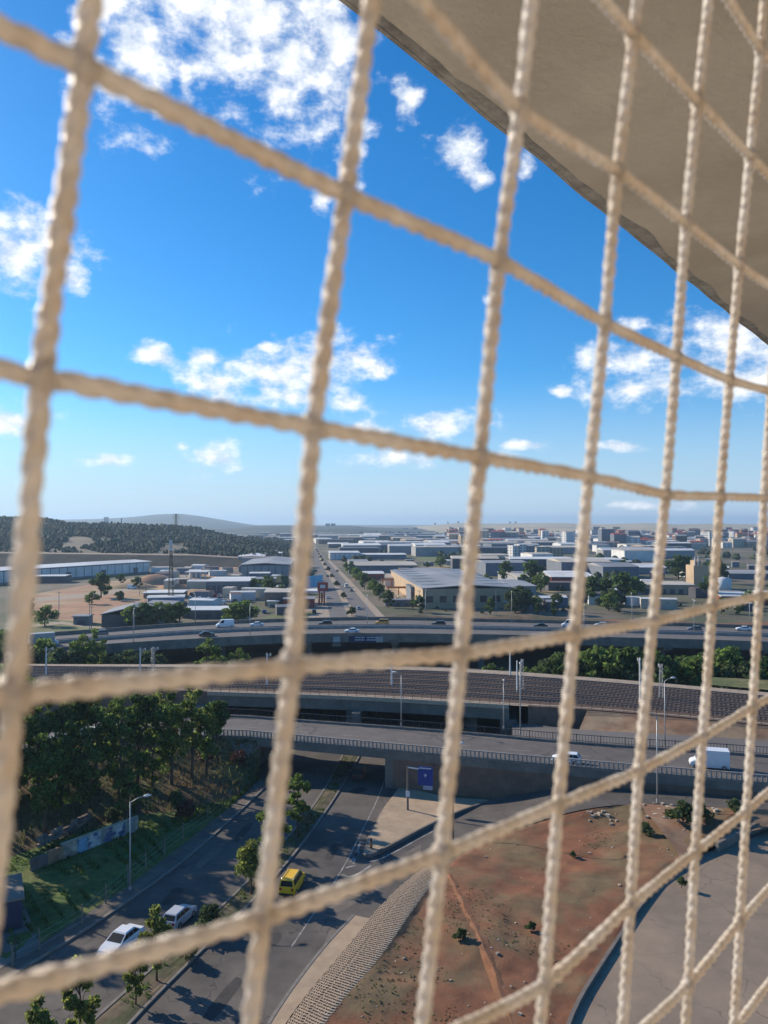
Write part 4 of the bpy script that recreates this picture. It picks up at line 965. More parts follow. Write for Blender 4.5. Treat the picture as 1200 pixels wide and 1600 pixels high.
# ------------------------------------------------------------------ beyond the viaduct: boulevard
def sheet(name, px, m, z=.0, dz=0):
    mb = MB(); v = [P(x, y, z) for x, y in px]; n = len(v)
    ar = sum(v[i].x * v[(i+1) % n].y - v[(i+1) % n].x * v[i].y for i in range(n))
    if ar < 0: v = v[::-1]
    mb.add(v, [tuple(range(n))]); return structure(name, mb, m)
BL = [(520,985),(509,930),(497,904),(491,872),(489.5,857),(488.5,848)]; BR = [(606,985),(554,925),(537,904),(511,876),(501,862),(492.5,850)]
mb = MB(); mb.strip(pl(BL, .02, 30), pl(BR, .02, 30), 4); structure('boulevard', mb, 'asphalt_far')
b0 = pl([(553,985),(527.5,925),(515,904),(497,870),(491.5,854)], .02, 30); b1 = pl([(569,985),(536,925),(523,904),(501,870),(492.3,854)], .02, 30)
mb = MB(); mb.strip(zoff(b0, .12), zoff(b1, .12), 1); structure('median_strip', mb, 'gravel_path')
c0 = pl([(606,985),(554,925),(537,904),(511,876)], .02, 20); c1 = pl([(622,985),(564,925),(545,904),(516,876)], .02, 20)
mb = MB(); mb.strip(zoff(c0, .1), zoff(c1, .1), 1); structure('pavement', mb, 'gravel_path')
sheet('forecourt', [(440,980),(506,985),(521,985),(509,935),(480,935)], 'gravel_path', .008)
sheet('verge', [(400,985),(470,978),(490,955),(440,955),(410,966)], 'field_green', .014)
sheet('verge', [(30,1000),(165,985),(160,975),(45,963),(20,975)], 'field_green', .014)
sheet('footpath', [(28,978),(95,971),(165,981),(165,984),(95,975),(28,982)], 'gravel_path', .02)
sheet('dry_field', [(30,965),(160,975),(200,950),(330,930),(300,890),(130,915),(40,930)], 'field_dry', .006)
sheet('dirt_track', [(40,935),(160,925),(260,905),(330,885),(338,887),(265,910),(160,931),(40,942)], 'gravel_path', .014)
sheet('dirt_yard', [(604,945),(650,945),(644,905),(600,902)], 'sand', .01)
sheet('green_field', [(640,872),(715,866),(770,876),(705,884)], 'field_green', .01)
sheet('ochre_field', [(655,884),(770,878),(815,888),(700,893)], 'field_ochre', .01)
sheet('ochre_field', [(840,925),(955,915),(960,925),(880,938),(830,935)], 'field_ochre', .01)
mb = MB(); A_ = [PD(x, 960, 282) for x in range(600, 1500, 30)]
A_ = [Vector((p.x, 285 - max(0, (i - 8)) * 1.6, -.02)) for i, p in enumerate(A_)]; B_ = [p + Vector((0, 14, 3.2 + .6 * math.sin(i))) for i, p in enumerate(A_)]
mb.strip(A_, B_, 8, .5, .15, 8); mb.strip(B_, [p + Vector((2, 20, -3.5)) for p in B_], 4, .3, .2); structure('cutting_bank', mb, mat('cut_red', (.23, .12, .075), .95, .3, .3, .5, 2, col2=(.12, .10, .055), big=.08), True)
# palms / shrubs on the boulevard median, trees on its right side
for i in range(11):
    f = (i + .6) / 13; p = at_len(b0, f).lerp(at_len(b1, f), .5); tree('bush', (p.x, p.y, .12), random.uniform(1.1, 1.7), ordlab('clipped shrub on the boulevard median, %s from the highway', i), 'shrubs on the boulevard median')
for i in range(9):
    f = .15 + i * .065; p = at_len(c1, f) + Vector((4 + random.uniform(-1, 2), 0, -.1)); tree(random.choice(['mid1', 'mid2']), p, random.uniform(.75, 1.15), ordlab('tree in the row right of the boulevard, %s from the highway', i), 'tree row right of the boulevard')

# ------------------------------------------------------------------ buildings
BC = {'white': (.62, .62, .60), 'cream': (.50, .44, .35), 'grey': (.30, .30, .30), 'dark': (.10, .10, .11), 'brown': (.20, .14, .11), 'red': (.34, .07, .05), 'blue': (.16, .24, .36), 'tan': (.42, .31, .20), 'yellow': (.5, .33, .06), 'slate': (.16, .18, .21)}
for k_, c_ in BC.items(): mat('b_' + k_, c_, .85, .15, .15); mat('r_' + k_, tuple(min(1, q * 1.1) for q in c_), .6, .12, .06, col2=tuple(q * .85 for q in c_), big=.02)
for k_ in ('white', 'cream', 'grey', 'tan', 'brown', 'slate'):
    mat('apt_' + k_, BC[k_], .85, .12, .03); add_wear('apt_' + k_, 'windows', px=3.6 + .3 * len(k_), duty=.45)
mat('win', (.035, .045, .06), .2, .1, 1, spec=.5); mat('shop_glass', (.06, .09, .11), .15, .1, 1, spec=.5)
PANE = MB(); PANE.box(0, 0, 0, 1, .12, 1); PANEM = {}
def pane(mname):
    if mname not in PANEM: PANEM[mname] = PANE.mesh('pane', mname)
    return PANEM[mname]
def shed(label, p, w_, d_, h_, wall, roof, rz=0, group=None, gable=.8, name='warehouse', cat='warehouse', panels=0, pm='b_white', doors=0, over=.5, axis='x'):
    """long low building, front edge centred on p; parts wall, roof, panels, doors"""
    t = thing(name, label, cat, p, rz, group)
    mb = MB(); mb.box(0, d_ / 2, h_ / 2 - .15, w_, d_, h_ + .3); mb.build('wall', wall, t)
    mb = MB(); W2, y0, y1 = w_ / 2 + over, -over, d_ + over
    if axis == 'x':
        ym = d_ / 2; V = [(-W2, y0, h_), (W2, y0, h_), (W2, y1, h_), (-W2, y1, h_), (-W2, ym, h_ + gable), (W2, ym, h_ + gable)]
        V += [(x, y, z + .35) for x, y, z in V]
        mb.add(V, [(6,7,11,10),(10,11,8,9),(0,4,5,1),(4,3,2,5),(0,1,7,6),(2,3,9,8),(0,6,10,4),(4,10,9,3),(1,5,11,7),(5,2,8,11)])
    else:
        V = [(-W2, y0, h_), (-W2, y1, h_), (W2, y1, h_), (W2, y0, h_), (0, y0, h_ + gable), (0, y1, h_ + gable)]
        V += [(x, y, z + .35) for x, y, z in V]
        mb.add(V, [(6,10,11,7),(10,9,8,11),(0,1,5,4),(4,5,2,3),(0,4,10,6),(4,3,9,10),(1,7,11,5),(5,11,8,2),(0,6,7,1),(3,2,8,9)])
    mb.build('roof', roof, t)
    for k in range(panels):
        link('wall_panel', pane(pm), t, loc=(-w_ / 2 + (k + .5) * w_ / panels, -.05, h_ * .5), sc=(w_ / panels - .7, 1, h_ * .84))
    for k in range(doors):
        link('door', pane('b_dark'), t, loc=(-w_ / 2 + (k + .5) * w_ / doors + (.6 if panels else 0), -.12, h_ * .27), sc=(min(4.5, w_ / doors * .5), 1, h_ * .54))
    return t
def box_at(px0, px1, ybase, ytop, z=0):
    """front width, place and height from the photograph"""
    a, b = P(px0, ybase, z), P(px1, ybase, z); p = (a + b) / 2; h = (ybase - ytop) * p.y / F
    return p, (b - a).length, h
RB = math.atan2(75, 685)
# left side of the boulevard
a, b = P(-60, 917), P(234, 894); L = (b - a).length; an = yaw(b - a)
shed('long white warehouse with dark pilasters below the wooded hill', (a + b) / 2, L, 34, 8.3, 'b_slate', 'r_white', an, panels=22, pm='b_white', over=1.2, gable=1.0, doors=5)
p, w_, h_ = box_at(20, 100, 911, 901); shed('low open shed with white roof before the long white warehouse', p, w_, 14, 4.2, 'b_dark', 'r_white', .08, gable=.3)
p, w_, h_ = box_at(376, 452, 903, 883); shed('large grey factory with pale wall panels left of the boulevard', p, w_, 105, h_, 'b_slate', 'r_grey', RB * .6, panels=7, pm='b_grey', gable=1.2, axis='y')
p, w_, h_ = box_at(372, 412, 884, 870); shed('pale roofed factory wing behind the grey factory', p, w_, 80, h_, 'b_grey', 'r_white', RB, gable=.8, axis='y')
p, w_, h_ = box_at(419, 432, 872, 861); shed('white block among the sheds at the hill foot', p, w_, 12, h_, 'apt_white', 'r_white', RB, name='building', cat='building', gable=.1)
p, w_, h_ = box_at(322, 388, 928, 909); t = shed('dark flat showroom with pale roof edge behind the car park', p, w_, 34, h_, 'b_slate', 'r_white', .05, gable=.2, name='showroom', cat='building')
for k in range(8): link('window', pane('shop_glass'), t, loc=(-w_ / 2 + (k + .5) * w_ / 8, -.06, h_ * .42), sc=(w_ / 8 - .5, 1, h_ * .6))
p, w_, h_ = box_at(160, 238, 980, 957); shed('dark gabled shed with pale roof by the highway on the left', p, w_, 22, h_ * .85, 'b_dark', 'r_grey', .12, gable=2.2, doors=2, axis='y')
p, w_, h_ = box_at(232, 286, 946, 937); shed('long blue-walled shed with white roof left of the car park', p, w_, 12, h_ + .8, 'b_blue', 'r_white', .22, gable=.4)
p, w_, h_ = box_at(225, 285, 935, 927); shed('flat white roofed shed behind the blue-walled shed', p, w_, 16, h_, 'b_brown', 'r_white', .1, gable=.2)
p, w_, h_ = box_at(285, 366, 966, 956); shed('long low white canopy building beside the highway on the left', p, w_, 14, h_ + .5, 'b_brown', 'r_white', .03, gable=.2, doors=5)
p, w_, h_ = box_at(414, 452, 947, 921); shed('brown building with pale roof near the red pole sign', p, w_, 22, h_ * .8, 'b_brown', 'r_cream', .06, gable=.4, name='building', cat='building', doors=2)
p, w_, h_ = box_at(115, 138, 976, 962); shed('small blue-grey hut by the highway grass', p, w_, 6, 3, 'b_slate', 'r_grey', .1, gable=.2, name='hut', cat='hut', doors=1)
p, w_, h_ = box_at(418, 434, 949, 941); shed('small cream kiosk near the highway on the left', p, w_, 4, 2.6, 'b_cream', 'r_white', .0, gable=.1, name='kiosk', cat='kiosk', doors=1)
p, w_, h_ = box_at(392, 455, 916, 905); shed('low grey annex in front of the grey factory', p, w_, 16, h_, 'b_grey', 'r_grey', RB * .6, gable=.2)
# pavilion: white slab on columns
p, w_, h_ = box_at(291, 320, 909, 894); t = thing('pavilion', 'open white pavilion on columns beside the earthworks', 'pavilion', p)
mb = MB(); mb.box(0, 8, h_, w_ + 2, 18, .6); mb.build('roof', 'r_white', t)
for k in range(5):
    for yy in (0.5, 15): mb = MB(); mb.box(-w_ / 2 + k * w_ / 4, yy, h_ / 2 - .2, .5, .5, h_); mb.build('column', 'b_white', t)
p, w_, h_ = box_at(272, 292, 914, 902); shed('small pale unfinished building left of the pavilion', p, w_, 10, h_ * .7, 'b_brown', 'r_cream', .1, gable=.1, name='building', cat='building', doors=3)
# earth mounds and orange cutting at the hill foot
def mound(name, px, y, rx, ry, h, m, label):
    p = P(px, y); mb = MB(); n = 14; mr_ = 6; V = [(0, 0, h)]
    for i in range(1, mr_ + 1):
        for k in range(n):
            a = 6.283 * k / n; r = i / mr_; z = h * (1 - r * r) * (1 + .25 * noise.noise(Vector((math.cos(a) * 2, math.sin(a) * 2, px)))) - .05
            V.append((math.cos(a) * rx * r, math.sin(a) * ry * r, z if i < mr_ else -.3))
    Fc = [(0, 1 + k, 1 + (k + 1) % n) for k in range(n)]
    for i in range(mr_ - 1):
        for k in range(n): Fc.append((1 + i*n + k, 1 + (i+1)*n + k, 1 + (i+1)*n + (k+1) % n, 1 + i*n + (k+1) % n))
    mb.add(V, Fc); tag(mb.build(name, m, None, True, loc=p), label, 'earth mound')
mound('earth_mound', 242, 912, 16, 12, 6, 'cut_orange', 'round orange earth mound left of the pavilion'); mound('earth_mound', 205, 918, 18, 10, 3, 'field_dry', 'flat brown earth mound behind the round tree')
mound('earth_mound', 275, 918, 12, 8, 2.5, 'cut_orange', 'small orange earth mound next to the unfinished building')
# car park
n = 0; cols = ['white', 'grey', 'black', 'silver', 'blue', 'red', 'white', 'silver']
for r, (x0, x1, y0, y1) in enumerate(((300,372,930,935),(298,368,936,941),(290,350,948,951))):
    for k in range(11):
        x = x0 + (x1 - x0) * k / 10; y = y0 + (y1 - y0) * k / 10
        car(random.choice(['sedan', 'hatch', 'suv']), random.choice(cols), P(x, y, .012), R(90) + random.uniform(-.2, .2), 'parked car in the crowded car park before the showroom', 'cars in the showroom car park', .98, 1)
for (x, y, sh, c_, l) in ((413,958,'hatch','blue','parked blue car beside the kiosk'), (491,958,'suv','black','dark car waiting at the boulevard forecourt'), (512,935,'sedan','white','white car entering the boulevard near the red pole sign'), (494,893,'suv','black','black car far up the left boulevard lanes'),
        (541,918,'van','white','white van on the right boulevard lanes'), (549,924,'sedan','grey','grey car in the right boulevard lanes'), (527,893,'suv','grey','dark car at the boulevard crossing'), (512,901,'sedan','black','black car crossing the boulevard'), (560,952,'hatch','silver','silver car low on the right boulevard lanes')):
    car(sh, c_, P(x, y, .03), R(90) + RB, l, None, 1.0, 1)
# red pole sign, blue hoarding, station canopy
p = P(503, 946); t = thing('pole_sign', 'tall dark red pole sign left of the boulevard', 'sign', p)
for s_ in (-1.2, 1.2): mb = MB(); mb.box(s_, 0, 4.7, .6, .6, 9.6); mb.build('leg', 'b_red', t)
mb = MB(); mb.box(.4, -.1, 9.0, 5, .8, 4.2); sgp = mb.build('sign_box', 'b_red', t); mb = MB(); mb.box(.4, -.56, 9.1, 2.4, .05, 1.6); mb.build('emblem', 'b_white', sgp)
p = P(485, 921); t = thing('hoarding', 'bright blue hoarding beside the boulevard lanes', 'hoarding', p, R(62)); mb = MB(); mb.box(0, 0, 4.4, 26, .5, 7); mb.build('panel', mat('h_blue', (.10, .42, .62), .6), t)
for s_ in (-9, 0, 9): mb = MB(); mb.box(s_, .5, 2.5, .4, .4, 5.4); mb.build('post', 'galv', t)
p = P(484, 944); t = thing('station_canopy', 'white filling station canopy beside the red pole sign', 'canopy', p); mb = MB(); mb.box(0, 6, 6, 15, 13, .9); mb.build('canopy_roof', 'r_white', t)
for sx in (-5.5, 5.5):
    for yy in (2, 10): mb = MB(); mb.box(sx, yy, 2.7, .5, .5, 6); mb.build('column', 'b_red', t)
for sx in (-4, 4): mb = MB(); mb.box(sx, 6, .8, .8, 1.4, 1.8); mb.build('fuel_pump', 'b_white', t)
p = P(467, 950); shed('small red and grey filling station shop', p, 14, 8, 4, 'b_red', 'r_grey', .05, gable=.1, name='shop', cat='shop', doors=2)
# right side: big grey-roofed warehouse
q = [P(x, y, 9) for x, y in ((666,922),(800,917.5),(722,888),(640,889.5))]
wx = (q[1] - q[0]); t = shed('huge grey roofed warehouse with many roof ridges right of the boulevard', Vector(((q[0].x + q[1].x) / 2, (q[0].y + q[1].y) / 2, 0)), wx.length, 135, 9, 'b_tan', 'r_grey', .10, gable=1.5, axis='y')
for k in range(7): link('roof_ridge', pane('r_white'), t, loc=(0, 12 + k * 19, 10.2), sc=(wx.length * .96, 2.2, .35))
for k in range(7): link('window', pane('win'), t, loc=(-wx.length / 2 + (k + .5) * wx.length / 7, -.06, 4.2), sc=(3.2, 1, 3.0))
p, w_, h_ = box_at(642, 664, 941, 918); t = shed('slate grey office block at the corner of the huge warehouse', p, w_, 18, h_, 'b_slate', 'r_slate', .10, gable=.3, name='office_block', cat='building')
for k in range(3): link('window', pane('win'), t, loc=(-w_ / 2 + (k + .5) * w_ / 3, -.06, h_ * .55), sc=(w_ / 4, 1, h_ * .35))
p, w_, h_ = box_at(746, 808, 944, 927); shed('flat annex with white canopy roof before the huge warehouse', p, w_, 10, h_ * .95, 'b_dark', 'r_white', .10, gable=.1, doors=3, over=1)
p, w_, h_ = box_at(800, 838, 935, 912); shed('grey annex at the right end of the huge warehouse', p, w_, 45, h_ * .8, 'b_grey', 'r_grey', .1, gable=.8)
# orange gantries in the dirt yard
for (x, y, l) in ((618, 917, 'orange steel gantry beam at the back of the dirt yard'), (630, 931, 'orange steel gantry beam at the front of the dirt yard')):
    p = P(x, y); t = thing('gantry', l, 'gantry', p, .08)
    mb = MB(); mb.box(0, 0, 4.6, 18, .8, 1.0); mb.build('beam', mat('orange_steel', (.42, .17, .06), .7), t)
    for s_ in (-8, -2.5, 2.5, 8): mb = MB(); mb.box(s_, 0, 2, .5, .5, 4.4); mb.build('leg', 'orange_steel', t)
mb = MB(); rs = random.Random(5)
for k in range(140):
    p = P(rs.uniform(610, 642), rs.uniform(932, 941)); mb.box(p.x, p.y, .35, rs.uniform(.5, 1.8), rs.uniform(.5, 1.2), rs.uniform(.4, 1.3), rs.uniform(0, 3))
mb.build('stone_blocks', mat('block_pale', (.55, .45, .34), .9, .2, 1, island=.25), kind='stuff')
p, w_, h_ = box_at(602, 642, 947, 940); shed('low purple-grey wall building in front of the dirt yard', p, w_, 5, 2.6, 'b_slate', 'r_slate', .05, gable=.1, name='building', cat='building', doors=3)
p, w_, h_ = box_at(555, 600, 906, 897); shed('red fronted shop hall with white roof edge', p, w_, 26, h_, 'b_red', 'r_white', .06, gable=.3, doors=4)
p, w_, h_ = box_at(545, 652, 896, 884); shed('long pale roofed hall behind the red shop hall', p, w_, 60, h_, 'b_slate', 'r_cream', .06, gable=1.2)
p, w_, h_ = box_at(627, 641, 902, 890); shed('yellow clad building end beside the pale hall', p, w_, 16, h_, 'b_yellow', 'r_brown', .1, gable=.2, name='building', cat='building')
p, w_, h_ = box_at(516, 562, 875, 864); shed('white fronted hall up the boulevard', p, w_, 50, h_, 'b_grey', 'r_white', RB, gable=.8, panels=6)
p, w_, h_ = box_at(562, 635, 874, 867); shed('low white roofed hall beside the green field', p, w_, 40, h_, 'b_slate', 'r_white', .06, gable=.5)
p, w_, h_ = box_at(546, 575, 888, 877); shed('grey shed with dark openings near the boulevard crossing', p, w_, 25, h_, 'b_dark', 'r_grey', RB, gable=.4, doors=3)
p, w_, h_ = box_at(798, 898, 890, 874); shed('long dark hall with white roof right of centre', p, w_, 40, h_, 'b_dark', 'r_white', -.05, gable=.5, doors=6)
p, w_, h_ = box_at(752, 795, 877, 868); shed('cream hall with three dark gates', p, w_, 40, h_, 'b_cream', 'r_cream', .05, gable=.6, doors=3)
p, w_, h_ = box_at(862, 930, 915, 899); shed('white roofed hall with a red fascia stripe', p, w_, 60, h_ * .8, 'b_red', 'r_white', -.08, gable=1.0)
p, w_, h_ = box_at(808, 868, 914, 902); shed('broad white low roof left of the red striped hall', p, w_, 50, h_, 'b_grey', 'r_cream', .1, gable=1)
for k, (x0, x1, yb, yt) in enumerate(((801,811,872,853),(812,823,872,851),(824,836,872,853))):
    p, w_, h_ = box_at(x0, x1, yb, yt); shed(['left', 'middle', 'right'][k] + ' one of three joined white apartment towers', p, w_, 16, h_, 'apt_white' if k != 2 else 'apt_slate', 'r_white', .2, name='apartment_block', cat='building', gable=.1)
for k, (x0, x1, yb, yt, c_) in enumerate(((838,860,871,855,'cream'),(861,880,871,856,'tan'),(940,960,855,827,'slate'),(932,953,862,852,'white'))):
    p, w_, h_ = box_at(x0, x1, yb, yt); shed(['cream', 'tan', 'dark tall', 'white cubic'][k] + ' block standing out in the right middle distance', p, w_, 16, h_, 'apt_' + c_ if k < 3 else 'b_white', 'r_grey', .1, name='apartment_block', cat='building', gable=.1)
# right: tan silo tower, long tan building, tank
p = P(1096, 920); t = thing('silo_tower', 'tan concrete silo tower in the right middle distance', 'silo', p)
mb = MB(); mb.box(0, 6, 6.8, 9, 12, 14); mb.build('wall', 'b_tan', t); mb = MB(); mb.box(-1, 6, 15.2, 4, 6, 3); mb.build('roof_house', 'b_tan', t)
for s_ in (-3, -1): mb = MB(); mb.tube([(s_, 2, 13.5), (s_, 2, 19)], .3, 6); mb.build('pipe', 'b_white', t)
mb = MB(); mb.box(1.5, -.1, 4, 1.6, .2, 6); mb.build('door', 'b_white', t)
p, w_, h_ = box_at(1005, 1083, 928, 911); shed('long tan factory building left of the silo tower', p, w_, 24, h_ * .8, 'b_tan', 'r_cream', -.1, gable=.4, doors=6)
p = P(1137, 928); t = thing('storage_tank', 'white cylindrical storage tank right of the silo tower', 'tank', p); mb = MB(); mb.tube([(0, 6, -.2), (0, 6, 8), (0, 6, 8.8)], [4.5, 4.5, 1.5], 24); mb.build('shell', 'b_white', t, True)
mb = MB(); mb.tube([(0, 6, 8.7), (0, 6, 9.4)], .5, 8); mb.build('vent', 'b_grey', t)
p, w_, h_ = box_at(1130, 1200, 945, 936); shed('low building with red brown wall at the right edge', p, w_, 24, h_ + 1, 'b_red', 'r_white', -.15, gable=.4, doors=4)
p, w_, h_ = box_at(1140, 1215, 905, 897); shed('grey roofed hall at the far right behind the tank', p, w_, 40, h_, 'b_slate', 'r_grey', -.1, gable=.5)
p, w_, h_ = box_at(980, 1040, 896, 887); shed('arched white hall roof left of the silo tower', p, w_, 40, h_, 'b_grey', 'r_white', -.1, gable=2)
p, w_, h_ = box_at(925, 975, 884, 875); shed('white hall with a red sign band right of the cord', p, w_, 40, h_, 'b_white', 'r_white', -.05, gable=.4)
HERO = []
for o in bpy.data.objects:
    if o.parent is None and o.get('category') in ('warehouse', 'building', 'shop', 'silo', 'tank', 'pavilion', 'canopy'): HERO.append((o.location.x, o.location.y))
# white garden umbrellas and roadside garden
for k, x in enumerate((738, 755, 776, 790, 722)):
    p = P(x, 947 + k % 2 * 2); t = thing('garden_umbrella', 'white garden umbrella in the planted yard by the highway', 'umbrella', p, 0, 'white umbrellas by the highway')
    mb = MB(); mb.tube([(0, 0, -.05), (0, 0, 3.2)], .07, 6); mb.build('pole', 'galv', t); mb = MB(); mb.tube([(0, 0, 2.6), (0, 0, 3.5)], [2.4, .1], 8); mb.build('canopy', 'b_white', t)
rs = random.Random(11)
for k in range(46):
    x = rs.uniform(605, 1180); y = rs.uniform(944, 962); p = P(x, y)
    if any((p.x - hx)**2 + (p.y - hy)**2 < 150 for hx, hy in HERO): continue
    tree(rs.choice(['mid1', 'mid2', 'hedge', 'conif', 'bush', 'bush']), (p.x, p.y, -.1), rs.uniform(.5, 1.0), 'garden tree or shrub in the strip beyond the highway', 'plants in the strip beyond the highway')
MT = [(158,934,'mid2',1.55,'big dark round tree in the dry field'),(143,944,'mid1',.8,'small bushy tree in front of the big round tree'),(48,966,'conif',1.05,'dark conifer at the left edge of the dry field'),(70,978,'mid1',1.0,'round tree on the grass beside the highway, far left'),
  (205,982,'mid1',1.1,'first round tree of the leafy clump by the highway'),(224,982,'mid2',1.15,'second round tree of the leafy clump by the highway'),(243,981,'mid1',1.2,'middle round tree of the leafy clump by the highway'),(262,980,'mid1',1.15,'fourth round tree of the leafy clump by the highway'),(280,979,'mid2',1.1,'last round tree of the leafy clump by the highway'),
  (365,976,'mid1',1.1,'leafy tree right of the low white canopy building'),(380,976,'mid1',1.2,'leafy tree left of the kiosk'),(420,930,'mid2',1.1,'dark tree beside the brown building'),(441,940,'mid2',1.0,'dark tree under the brown building'),(398,925,'mid1',1.0,'tree before the low grey annex'),
  (790,908,'mid2',1.6,'dark tree behind the huge warehouse, right end'),(832,915,'mid2',1.9,'large dark tree right of the huge warehouse'),(845,925,'mid1',1.4,'tree beside the large dark tree'),(815,955,'hedge',1.6,'big bright bush at the highway edge'),(805,957,'hedge',1.5,'bush beside the big bright bush'),
  (925,943,'mid2',1.6,'dark round tree right of the ochre field'),(945,940,'mid2',1.4,'dark round tree near the ochre field'),(975,942,'mid2',1.8,'large dark tree left of the tan factory'),(990,938,'mid1',1.5,'tree in front of the tan factory'),(1060,905,'mid2',2.0,'dark tree behind the tan factory'),(1075,905,'mid2',1.9,'dark tree touching the silo tower'),
  (1108,940,'mid2',1.5,'dark tree below the silo tower'),(1120,912,'mid2',2.0,'dark tree right of the silo tower'),(655,957,'mid2',.9,'dark shrub-like tree before the slate office block'),(870,948,'hedge',.9,'shrub on the red cutting')]
for x, y, k, s_, l in MT: p = P(x, y); tree(k, (p.x, p.y, -.1), s_, l, sxy=1.15)
# utility poles and the lattice mast on the left
for k, (x, y, h) in enumerate(((92,965,11),(140,985,10),(218,930,10),(228,945,10),(210,985,10),(143,985,9),(665,915,12),(840,900,12),(655,962,11),(775,962,12))):
    p = P(x, y); t = thing('utility_pole', ['left of the big round tree','by the highway grass','near the orange earth mound','left of the blue-walled shed','before the leafy clump','beside the hut','above the huge warehouse roof','right of the cream hall','before the slate office block','before the garden umbrellas'][k].join(['thin utility pole ', '']), 'utility pole', p, 0, 'utility poles')
    mb = MB(); mb.tube([(0, 0, -.2), (0, 0, h)], [.16, .1], 6); mb.build('pole', 'b_grey', t); mb = MB(); mb.box(0, 0, h - .6, 1.8, .12, .12); mb.build('cross_arm', 'b_grey', t)
def pylon(p, h, wb, label, arms=True, s_=1.0):
    t = thing('lattice_mast', label, 'mast', p); mb = MB(); r = .09 * s_
    for a in (-1, 1):
        for b in (-1, 1): mb.tube([(a * wb, b * wb, -.3), (a * wb * .25, b * wb * .25, h)], r, 4)
    n = 10
    for k in range(n):
        z0, z1 = h * k / n, h * (k + 1) / n; f0, f1 = wb * (1 - .75 * k / n), wb * (1 - .75 * (k + 1) / n)
        for (a, b, c, d_) in ((-1,-1,1,-1),(1,-1,1,1),(1,1,-1,1),(-1,1,-1,-1)): mb.tube([(a*f0, b*f0, z0), (c*f1, d_*f1, z1)], r * .6, 4); mb.tube([(c*f0, d_*f0, z0), (a*f1, b*f1, z1)], r * .6, 4)
    mb.build('tower', 'dark_metal', t)
    if arms:
        for f in (.7, .82, .94): mb = MB(); mb.tube([(-wb * 2.2, 0, h * f), (0, 0, h * f + .8 * s_), (wb * 2.2, 0, h * f)], r * 1.3, 4); mb.build('arm', 'dark_metal', t)
    else:
        for f in (.86, .93, .98): mb = MB(); mb.box(0, -.6, h * f, 1.6, .3, 1.6); mb.build('antenna', 'b_white', t)
    return t
pylon(P(267, 944), 31, 1.2, 'tall lattice telecom mast between blue shed and car park', False, 1.4)
# ------------------------------------------------------------------ wooded hill on the left
def grid_mesh(name, rows, m, smooth=True):
    k = len(rows[0]); mb = MB(); mb.v = [tuple(p) for r in rows for p in r]
    mb.f = [(i*k+j, i*k+j+1, (i+1)*k+j+1, (i+1)*k+j) for i in range(len(rows)-1) for j in range(k-1)]
    o = structure(name, mb, m, smooth); return o
HX = [-500,-300,-150,0,60,120,200,260,300,340,380,420,450,470]; HTOP = [797,802,807,813,816,819,822,827,831,836,842,848,853,857]
def hill_top(px): return np.interp(px, HX, HTOP)
def hill_pt(px, D):
    """surface of the hill at picture column px and distance D"""
    f = np.interp(px, [-500, 350, 470], [1, 1, .0])
    zr = PD(px, hill_top(px), 1150).z
    bench = np.interp(px, [-500, 0, 300, 420, 470], [12, 11, 9, 5, .3])
    z = np.interp(D, [676, 684, 700, 712, 900, 1150, 1500], [-.2, bench * .15, bench, bench + .3, bench + (zr - bench) * .55, zr, zr * .7])
    n_ = noise.fractal(Vector((px * .012, D * .006, 1)), 1, 2, 4) * min(6, max(0, (D - 715) * .03))
    return Vector(((px - 600) / F * D, D, z + n_))
grid_mesh('wooded_hill', [[hill_pt(px, D) for px in range(-500, 475, 12)] for D in (676, 684, 690, 700, 712, 740, 780, 830, 880, 940, 1000, 1075, 1150, 1250, 1500)], 'hill')
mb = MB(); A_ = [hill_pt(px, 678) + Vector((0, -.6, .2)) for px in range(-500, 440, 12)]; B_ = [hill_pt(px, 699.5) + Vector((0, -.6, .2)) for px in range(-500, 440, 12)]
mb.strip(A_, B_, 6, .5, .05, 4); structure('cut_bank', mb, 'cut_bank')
mb = MB(); A_ = [hill_pt(px, 701) + Vector((0, 0, .25)) for px in range(-500, 400, 10)]; B_ = [hill_pt(px, 713) + Vector((0, 0, .5)) for px in range(-500, 400, 10)]
mb.strip(A_, B_, 1); structure('hill_track', mb, 'gravel_path')
sheet('earthworks', [(285,892),(300,880),(372,873),(385,877),(372,886),(345,897),(330,905),(322,900)], 'cut_orange', .03)
mb = MB(); A_ = [P(x, y, 0) for x, y in ((288,884),(310,880),(340,877),(372,874),(386,876))]; B_ = [p + Vector((2, 22, 7.5)) for p in A_]; B_[-1].z = 1; A_ = resample(A_, 24); B_ = resample(B_, 24)
mb.strip(A_, B_, 6, .8, .06, 2); structure('earthworks_slope', mb, 'cut_orange', True)
mb = MB(); rs = random.Random(21); nv = 0
def blob(mb, p, r, h):
    n = 6; V = [(p.x, p.y, p.z + h)]
    for lv, (rr, zz) in enumerate(((.55, .82), (1.0, .45), (.7, .08))):
        for k in range(n):
            a = 6.283 * (k + lv * .5) / n; q = rr * r * rs.uniform(.7, 1.25); V.append((p.x + math.cos(a) * q, p.y + math.sin(a) * q, p.z + h * zz * rs.uniform(.85, 1.15)))
    Fc = [(0, 1 + k, 1 + (k + 1) % n) for k in range(n)]
    for lv in range(2):
        for k in range(n): a = 1 + lv * n; Fc.append((a + k, a + n + k, a + n + (k + 1) % n, a + (k + 1) % n))
    mb.add(V, Fc)
cnt = 0
while cnt < 7600:
    D = 716 + 520 * rs.random() ** 1.15; px = rs.uniform(-330, 462)
    w_ = noise.fractal(Vector((px * .012, D * .010, 5)), 1, 2, 5)
    if D < 880 and w_ < .10 * (880 - D) / 160 - .13 and px < 330: continue
    p = hill_pt(px, D); s_ = rs.uniform(2.2, 4.2) * (.7 if D < 760 else 1); blob(mb, p - Vector((0, 0, .3)), s_ * .75, s_ * 1.7); cnt += 1
